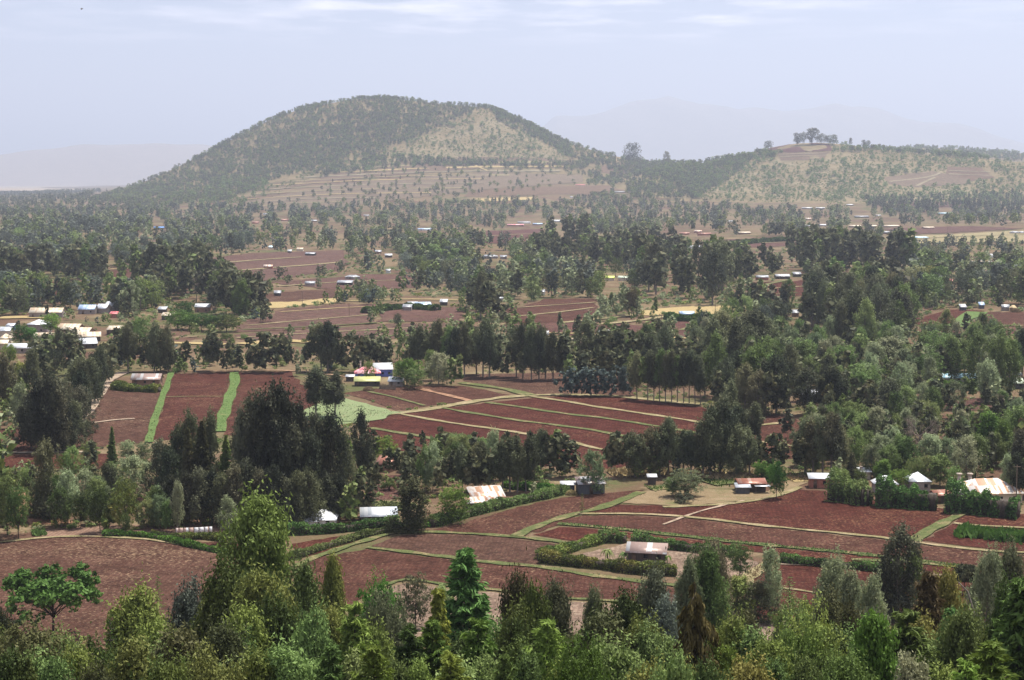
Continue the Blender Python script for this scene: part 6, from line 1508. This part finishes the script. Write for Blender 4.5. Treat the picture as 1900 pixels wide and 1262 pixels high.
EU = [(6, 'euc', 'dark'), (2, 'euc', 'black'), (1, 'euc', 'mid'), (1, 'grev', 'mid')]
GR = [(4, 'grev', 'pale'), (2, 'grev', 'mid'), (1, 'broad', 'mid'), (2, 'euc', 'dark'), (3, 'broad', 'grey'), (2, 'grev', 'grey')]  # grey entries put the blue of distant haze into the leaf colour
MX = [(3, 'euc', 'dark'), (3, 'grev', 'mid'), (3, 'grev', 'pale'), (1, 'broad', 'mid'), (1, 'broad', 'dark'), (1, 'broad', 'olive'), (2, 'grev', 'grey'), (1, 'broad', 'grey')]  # grey share again tints far crowns in place of bluer haze
SH = [(3, 'shrub', 'mid'), (2, 'shrub', 'olive'), (2, 'grev', 'mid'), (1, 'grev', 'pale')]
AUTO = []
for poly, n, mix, hr in [
 ([(1180, 500), (1340, 480), (1350, 560), (1310, 572), (1250, 570), (1175, 545)], 46, EU, (24, 34)),
 ([(1300, 470), (1440, 500), (1436, 530), (1340, 540)], 26, EU, (16, 24)),
 ([(1465, 486), (1560, 492), (1700, 500), (1732, 500), (1728, 512), (1480, 510)], 80, EU, (26, 36)),
 ([(1480, 600), (1530, 560), (1580, 540), (1650, 545), (1690, 600), (1690, 640), (1600, 660), (1530, 650)], 90, EU, (20, 28)),
 ([(240, 545), (420, 540), (460, 575), (490, 590), (470, 600), (300, 560), (250, 560)], 70, EU, (17, 25)),
 ([(240, 530), (330, 520), (410, 540), (330, 556), (250, 552)], 26, EU, (26, 34)),
 ([(0, 515), (150, 505), (240, 520), (240, 545), (150, 520), (60, 530), (0, 540)], 80, EU, (18, 26)),
 ([(0, 545), (60, 548), (90, 556), (240, 560), (330, 565), (240, 585), (100, 575), (0, 590)], 110, MX, (12, 19)),
 ([(860, 590), (900, 570), (936, 575), (936, 620), (890, 625)], 12, EU, (18, 25)),
 ([(820, 520), (1000, 505), (1180, 510), (1180, 552), (1000, 560), (900, 560), (840, 550)], 120, MX, (12, 20)),
 ([(680, 500), (860, 500), (860, 545), (690, 545)], 60, MX, (12, 18)),
 ([(1010, 440), (1100, 440), (1100, 456), (1012, 452)], 18, EU, (24, 32)),
 ([(1000, 470), (1180, 460), (1340, 470), (1300, 500), (1180, 505), (1000, 500)], 150, EU, (18, 27)),
 ([(0, 440), (470, 430), (470, 465), (300, 500), (240, 500), (0, 515)], 330, GR, (13, 20)),
 ([(0, 395), (470, 385), (640, 400), (560, 430), (470, 432), (0, 442)], 680, GR, (13, 21)),
 ([(470, 430), (700, 420), (1000, 420), (1000, 450), (700, 470), (480, 475)], 230, MX, (10, 16)),
 ([(700, 460), (900, 455), (1000, 465), (1000, 500), (860, 500), (700, 495)], 170, MX, (12, 20)),
 ([(430, 470), (700, 470), (700, 560), (430, 580)], 120, SH + [(2, 'broad', 'dark')], (5, 11)),
 ([(580, 540), (700, 545), (760, 570), (600, 580)], 40, [(3, 'grev', 'mid'), (2, 'grev', 'pale'), (1, 'grev', 'blue')], (5, 9)),
 ([(550, 385), (1100, 372), (1100, 420), (700, 425), (560, 420)], 540, MX, (11, 18)),
 ([(1100, 372), (1500, 392), (1900, 395), (1900, 425), (1500, 440), (1100, 440)], 720, MX, (12, 20)),
 ([(1620, 385), (1900, 385), (1900, 400), (1620, 402)], 110, EU, (18, 26)),
 ([(1500, 430), (1700, 440), (1900, 445), (1900, 475), (1740, 480), (1500, 460)], 130, MX, (8, 14)),
 ([(1700, 500), (1900, 490), (1900, 570), (1700, 570), (1690, 540)], 200, MX, (13, 21)),
 ([(1300, 600), (1500, 600), (1490, 640), (1300, 650)], 26, MX, (11, 17)),
 ([(1360, 585), (1480, 565), (1500, 600), (1400, 600)], 14, EU, (14, 20)),
 ([(700, 640), (1060, 632), (1060, 690), (700, 690)], 70, [(3, 'grev', 'mid'), (2, 'euc', 'dark'), (1, 'grev', 'pale'), (1, 'shrub', 'mid')], (6, 13)),
 ([(1060, 615), (1300, 640), (1300, 690), (1060, 690)], 60, [(3, 'grev', 'mid'), (2, 'euc', 'dark'), (2, 'grev', 'pale')], (8, 14)),
 ([(430, 590), (940, 560), (940, 640), (430, 640)], 90, SH, (5, 10)),
 ([(940, 560), (1300, 560), (1300, 640), (940, 640)], 44, SH + [(2, 'eucs', 'dark')], (6, 13)),
 ([(1100, 575), (1420, 545), (1420, 580), (1100, 600)], 22, [(3, 'eucs', 'mid'), (2, 'grev', 'pale')], (10, 16)),
 ([(1690, 560), (1900, 560), (1900, 578), (1700, 580)], 24, MX, (7, 11)),
 ([(1380, 490), (1560, 505), (1540, 560), (1380, 520)], 34, MX, (8, 14)),
 ([(0, 590), (250, 590), (220, 690), (0, 740)], 22, MX, (6, 11)),
 ([(220, 672), (640, 672), (640, 694), (220, 694)], 46, [(3, 'grev', 'mid'), (1, 'grev', 'blue'), (2, 'shrub', 'mid')], (4, 9)),
 ([(1300, 640), (1900, 625), (1900, 745), (1480, 760), (1310, 700)], 150, [(4, 'grev', 'mid'), (3, 'grev', 'pale'), (3, 'euc', 'dark'), (1, 'broad', 'mid')], (9, 16)),
 ([(1480, 755), (1900, 750), (1900, 890), (1480, 880)], 110, [(3, 'grev', 'mid'), (2, 'grev', 'pale'), (3, 'euc', 'dark'), (1, 'broad', 'mid')], (7, 12)),
 ([(640, 850), (980, 860), (980, 905), (640, 930)], 40, [(3, 'euc', 'dark'), (2, 'grev', 'mid'), (2, 'shrub', 'mid')], (5, 10)),
 ([(0, 860), (300, 860), (300, 980), (0, 985)], 46, [(3, 'grev', 'mid'), (2, 'grev', 'pale'), (2, 'shrub', 'mid'), (1, 'euc', 'dark')], (4, 9)),
 ([(0, 700), (60, 690), (60, 790), (0, 800)], 18, [(2, 'grev', 'mid'), (1, 'euc', 'dark')], (6, 11)),
 ([(1430, 700), (1640, 700), (1660, 800), (1480, 800)], 40, [(4, 'euc', 'dark'), (2, 'grev', 'mid'), (1, 'euc', 'brown')], (10, 15)),
]:
    AUTO += scatter(poly, n, mix, hr)
TREES += AUTO
# ------------------------------------------------------------------ build trees; label each by look and landmark
resolve()
LIMIT = 285
bykind = {}
STRIPS[0] = True
for t in TREES: bykind.setdefault(KIND[t['kind']][1], []).append(t)
things, rest = [], []
for k, L in bykind.items():
    named = [t for t in L if t['label']]
    other = sorted([t for t in L if not t['label']], key=lambda t: -t['pxh'])
    other_ok = [t for t in other if t['pxh'] > 9]
    n = max(0, LIMIT - len(named))
    things += named + other_ok[:n]
    rest += other_ok[n:] + [t for t in other if t['pxh'] <= 9]

LM = BUILD + [
 (240, 775, 'first green strip', 0), (350, 750, 'red field between two green strips', 0), (510, 740, 'field right of the bright strip', 0), (650, 760, 'pale vegetable plot', 0), (950, 710, 'red field by the young plantation', 0), (1000, 790, 'wide field of slanting strips', 0),
 (1420, 805, 'small red fields between trees', 0), (1706, 840, 'large leafless tree', 0), (860, 826, 'napier grass clumps', 0), (1272, 915, 'wide shade tree', 0), (120, 1000, 'stubble field edge', 0), (60, 855, 'narrow red field', 0), (1740, 592, 'pair of red fields with the green gap', 0),
 (1460, 540, 'red field under the grey roofs', 0), (100, 535, 'finely furrowed red field', 0), (20, 475, 'far red field', 0), (215, 525, 'pale turning track', 0), (540, 545, 'dull red field', 0), (1300, 577, 'yellow straw field', 0), (1020, 575, 'terraced red field', 0),
 (700, 610, 'long brown field', 0), (365, 560, 'bleached dead trunk', 0), (560, 745, 'two long-stemmed eucalyptus', 0), (160, 765, 'pale earth track', 0), (1800, 445, 'pale dry ground', 0), (600, 500, 'broad brown fields', 0), (1722, 695, 'flat-topped olive acacia', 0),
 (1288, 1100, 'weeping cypress', 0), (866, 1040, 'big dark conical cypress', 0), (1492, 1175, 'big rounded olive crown', 0), (1626, 1150, 'bright tapering tree', 0), (95, 1110, 'wide acacia', 0), (487, 1060, 'tallest olive eucalyptus', 0), (1720, 1080, 'dying cypress', 0), (1896, 1090, 'huge blackish conifer', 0), (998, 1100, 'yellow-gold eucalyptus', 0), (710, 1120, 'small umbrella-shaped tree', 0), (236, 1210, 'golden eucalyptus', 0),
 (1590, 520, 'far dark grove', 0), (1600, 620, 'thick dark wood', 0), (330, 975, 'slim cone-shaped grevillea', 0), (760, 980, 'brownish eucalyptus', 0), (841, 965, 'round bright green tree', 0), (424, 1005, 'pale feathery grevillea', 0)]
LMA = np.array([(a, b) for a, b, *_ in LM], float)
def ordinal(n):
    base = ['', 'first', 'second', 'third', 'fourth', 'fifth', 'sixth', 'seventh', 'eighth', 'ninth', 'tenth', 'eleventh', 'twelfth', 'thirteenth', 'fourteenth', 'fifteenth', 'sixteenth', 'seventeenth', 'eighteenth', 'nineteenth']
    tens = {2: 'twent', 3: 'thirt', 4: 'fort', 5: 'fift', 6: 'sixt'}
    if n < 20: return base[n]
    return tens[n // 10] + ('ieth' if n % 10 == 0 else 'y-' + base[n % 10])
buckets = {}
for t in things:
    if t['label']: continue
    if t['d']: t['ix'], t['iy'] = t['px'], t['yt']
    d = np.hypot(LMA[:, 0] - t['ix'], (LMA[:, 1] - t['iy']) * 2.6)
    j = int(d.argmin()); dx = t['ix'] - LMA[j, 0]; dy = (t['iy'] - LMA[j, 1]) * 2.6
    rel = ('behind' if dy < 0 else 'in front of') if abs(dy) > abs(dx) else ('left of' if dx < 0 else 'right of')
    t['lm'], t['rel'] = LM[j][2], rel
    buckets.setdefault((t['lm'], rel, KIND[t['kind']][3], PAL[t['pal']][1]), []).append(t)
for (lm, rel, kn, tone), L in buckets.items():
    L.sort(key=lambda t: t['ix'])
    art = f"{rel} the {lm}"
    ww = art.split()
    if len(ww) > 9: art = ' '.join(ww[:9])
    one = kn if tone.split()[-1] in kn else f'{tone} {kn}'
    for i, t in enumerate(L):
        if len(L) == 1: s = f"{one} standing {art}"
        elif i == 0: s = f"leftmost {one} {art}"
        elif i == len(L) - 1: s = f"rightmost {one} {art}"
        else: s = f"{ordinal(i + 1)} {one} from left {art}"
        t['label'] = s
        t['group'] = f"{KIND[t['kind']][1].replace('_', ' ')}s {rel} the {lm}"[:70]
seen = {}
for i, t in enumerate(things):
    if t['label'] in seen: t['label'] = t['label'] + ' and nearer'
    seen[t['label']] = 1
    build_tree(t, i)

# countless small far trees: one mass per kind
KM = {}
for t in rest: KM.setdefault(KIND[t['kind']][1], []).append(t)
for k, L in KM.items():
    pals = sorted({t['pal'] for t in L})
    for t in L: t['mi'] = pals.index(t['pal'])
    build_mass({'eucalyptus_tree': 'eucalyptus_woodland', 'grevillea_tree': 'grevillea_woodland', 'broadleaf_tree': 'broadleaf_woodland'}.get(k, k.replace('_tree', '') + '_thicket'), L, pals, 'far ' + k.replace('_', ' ') + ' growth reading as one mass')

def massof(name, label, specs):
    recs = []; pals = []
    for poly, n, mix, hr, clear in specs:
        recs += scatter(poly, n, mix, hr, clear, name.startswith('hill'))
    for t in recs:
        t['Z'] = float(H(t['X'], t['Y'])) - .2
        if t['pal'] not in pals: pals.append(t['pal'])
        t['mi'] = pals.index(t['pal'])
    build_mass(name, recs, pals, label)

HT = [(4, 'broad', 'dark'), (2, 'euc', 'dark'), (2, 'broad', 'mid'), (2, 'broad', 'olive')]
HS = [(3, 'shrub', 'olive'), (3, 'shrub', 'mid'), (1, 'broad', 'mid')]
massof('hill_forest', 'dark trees scattered thickly over the big rounded hill', [
 ([(160, 372), (260, 340), (380, 288), (500, 220), (560, 198), (640, 182), (700, 179), (780, 184), (850, 192), (905, 198), (800, 245), (700, 285), (620, 310), (520, 330), (430, 372), (300, 385)], 7000, HT, (7, 13), False),
 ([(360, 302), (500, 224), (640, 186), (780, 188), (900, 202), (1000, 246), (1060, 270), (1000, 240), (905, 196), (780, 181), (640, 180), (500, 216), (360, 296)], 1200, HT, (9, 15), False),
 ([(905, 199), (960, 218), (1040, 260), (1120, 287), (1250, 303), (1250, 330), (1140, 320), (1060, 295), (1000, 260), (930, 230)], 900, HT, (9, 15), False),
 ([(560, 325), (700, 290), (880, 300), (1000, 305), (1100, 300), (1080, 318), (900, 308), (700, 312), (600, 330)], 520, HT, (9, 15), False),
 ([(430, 392), (480, 350), (600, 318), (560, 340), (500, 372), (470, 392)], 160, HS, (8, 12), False),
 ([(500, 385), (700, 300), (1060, 300), (1080, 345), (800, 375)], 300, HT, (8, 13), False),
 ([(160, 372), (230, 352), (300, 340), (330, 356), (240, 378)], 420, HT, (9, 15), False),
 ([(1060, 320), (1250, 305), (1330, 310), (1300, 370), (1100, 372)], 800, HT, (10, 17), True)])
massof('hill_scrub', 'low bushes dotted over the dry hill faces', [
 (DRYFACE, 3000, HS, (7, 13), False),
 ([(1250, 330), (1330, 300), (1400, 285), (1480, 266), (1560, 268), (1650, 280), (1760, 290), (1900, 300), (1900, 372), (1500, 378), (1300, 372)], 6500, HS, (7, 14), True),
 ([(300, 370), (430, 330), (520, 330), (480, 370), (380, 392)], 420, HS, (10, 18), False)])
massof('ridge_forest', 'wooded crest behind and beside the low hill', [
 ([(1560, 282), (1620, 276), (1720, 272), (1900, 280), (1900, 300), (1760, 292), (1640, 282)], 700, HT, (10, 18), False),
 ([(1180, 305), (1250, 303), (1330, 298), (1420, 282), (1440, 290), (1330, 312), (1200, 330)], 420, HT, (10, 17), False),
 ([(1260, 330), (1330, 300), (1400, 290), (1360, 330), (1290, 372)], 400, HT, (9, 15), True),
 ([(1600, 372), (1900, 360), (1900, 385), (1600, 385)], 260, [(5, 'euc', 'dark'), (2, 'grev', 'mid')], (12, 18), False)])
massof('plain_woodland', 'tree belts on the hazy plain left of the hill', [
 ([(0, 347), (60, 346), (200, 349), (160, 372), (0, 380)], 420, [(3, 'broad', 'dark'), (2, 'euc', 'dark')], (10, 22), False),
 ([(0, 375), (160, 372), (300, 385), (300, 396), (0, 397)], 170, [(3, 'broad', 'dark'), (2, 'euc', 'dark'), (1, 'grev', 'mid')], (12, 19), False)])
massof('undergrowth', 'low bushes and weeds between fields and under trees', [
 ([(0, 590), (1900, 590), (1900, 900), (1500, 890), (1100, 890), (640, 960), (300, 985), (0, 985)], 3600, [(3, 'shrub', 'mid'), (2, 'shrub', 'olive'), (1, 'shrub', 'pale'), (1, 'shrub', 'dark')], (2.0, 6.), True),
 ([(0, 440), (1900, 440), (1900, 600), (0, 600)], 4600, [(3, 'shrub', 'mid'), (2, 'shrub', 'olive'), (3, 'shrub', 'pale')], (5, 12), True)])
# bushes of the near slope, hidden feet of the foreground trees
recs = []
for i in range(900):
    Y = rnd.uniform(60, 236); X = rnd.uniform(-.42, .42) * Y
    h = rnd.uniform(1.2, 3.4)
    recs.append(dict(kind='shrub', pal='mid', X=X, Y=Y, Z=float(H(X, Y)) - .1, h=h, mi=rnd.randrange(4)))
g = Geo()
for t in recs:
    (cv, cf, cm), _ = proto('shrub', 'B', 0)
    cv = cv[:3200]; cf = cf[:800]
    a = rnd.uniform(0, 6.28); c, s = math.cos(a), math.sin(a); sw = t['h'] * rnd.uniform(.8, 1.3)
    g.add(np.c_[(cv[:, 0] * c - cv[:, 1] * s) * sw + t['X'], (cv[:, 0] * s + cv[:, 1] * c) * sw + t['Y'], cv[:, 2] * t['h'] + t['Z']], cf, t['mi'])
tag(obj('slope_bushes', geo_mesh('slope_bushes', g, [PAL[p][0] for p in ('mid', 'olive', 'brown', 'lush')])), 'dense bushes covering the near slope under the trees', None, None, 'stuff')
# trees crowning the low hill
for i, (x, yb, yt, w_, lab) in enumerate([(1479, 269, 247, 17, 'leftmost tall tree of the clump on the low hilltop'), (1490, 266, 246, 10, 'thin tree second in the hilltop clump'), (1507, 268, 238, 30, 'widest round tree of the hilltop clump'), (1505, 274, 258, 8, 'dark low tree under the widest hilltop one'), (1524, 268, 249, 16, 'thin tree right of the widest hilltop one'), (1533, 266, 252, 8, 'narrow dark hilltop tree beside the thin one'), (1545, 268, 250, 22, 'leafy last tree of the hilltop clump'), (1426, 278, 262, 16, 'round dark tree left of the hilltop clump'), (1578, 270, 256, 7, 'lone slim tree right of the hilltop clump'), (1605, 274, 260, 18, 'bushy dark tree on the low hill shoulder'), (1174, 296, 267, 30, 'rounded dark tree in the saddle between the hills'), (1237, 302, 281, 14, 'slim dark tree in the saddle between the hills'), (1480, 276, 263, 6, 'small dark bush tree below the hilltop clump')]):
    t = dict(kind='broad', pal='black', px=x, yb=yb, yt=yt, w=w_, d=None, label=lab, group='trees crowning the low hill')
    Y = 4680. if x > 1300 else 5150.
    t['Y'] = Y; z = float(zfor(yb, Y)); t['X'] = float(xfor(x, Y, z)); t['Z'] = float(H(t['X'], Y)); t['h'] = float(zfor(yt, Y)) - t['Z']; t['h'] = max(t['h'], (yb - yt) / FPX * Y)
    t['dist'] = Y; t['wm'] = w_ / FPX * Y
    build_tree(t, i)

# a small bird high over the plain
P = (xfor(152, 260., zfor(17, 260.)), 260., float(zfor(17, 260.)))
g = Geo(); g.tube([(-.22, 0, 0), (-.08, 0, .01), (.10, 0, .01), (.24, 0, -.01)], [.01, .055, .06, .012], 6)
b = obj('bird', geo_mesh('bird', g, (BARKD,)), None, tuple(float(v) for v in P)); b.rotation_euler = (.3, -.6, .4)
for s_ in (-1, 1):
    g = Geo(); g.add([(-.08, 0, .02), (.12, 0, .02), (.06, s_ * .38, .10), (-.06, s_ * .36, .09), (-.08, 0, .035), (.12, 0, .035), (.06, s_ * .38, .11), (-.06, s_ * .36, .10)], [(0, 1, 2, 3), (4, 5, 6, 7), (0, 1, 5, 4), (1, 2, 6, 5), (2, 3, 7, 6), (3, 0, 4, 7)])
    obj('wing', geo_mesh('wing', g, (BARKD,)), b)
tag(b, 'small dark bird gliding high in the pale sky', 'bird')
# the valley goes on beyond both edges of the photograph
massof('valley_woodland', 'mixed woods continuing on both sides of the valley', [
 ([(1915, 375), (2160, 375), (2160, 600), (1915, 600)], 420, MX, (11, 18), True),
 ([(1915, 600), (2160, 600), (2160, 940), (1915, 940)], 240, MX, (9, 16), True),
 ([(-260, 375), (-15, 375), (-15, 600), (-260, 600)], 420, MX, (11, 18), True),
 ([(-260, 600), (-15, 600), (-15, 990), (-260, 990)], 200, MX, (9, 16), True)])
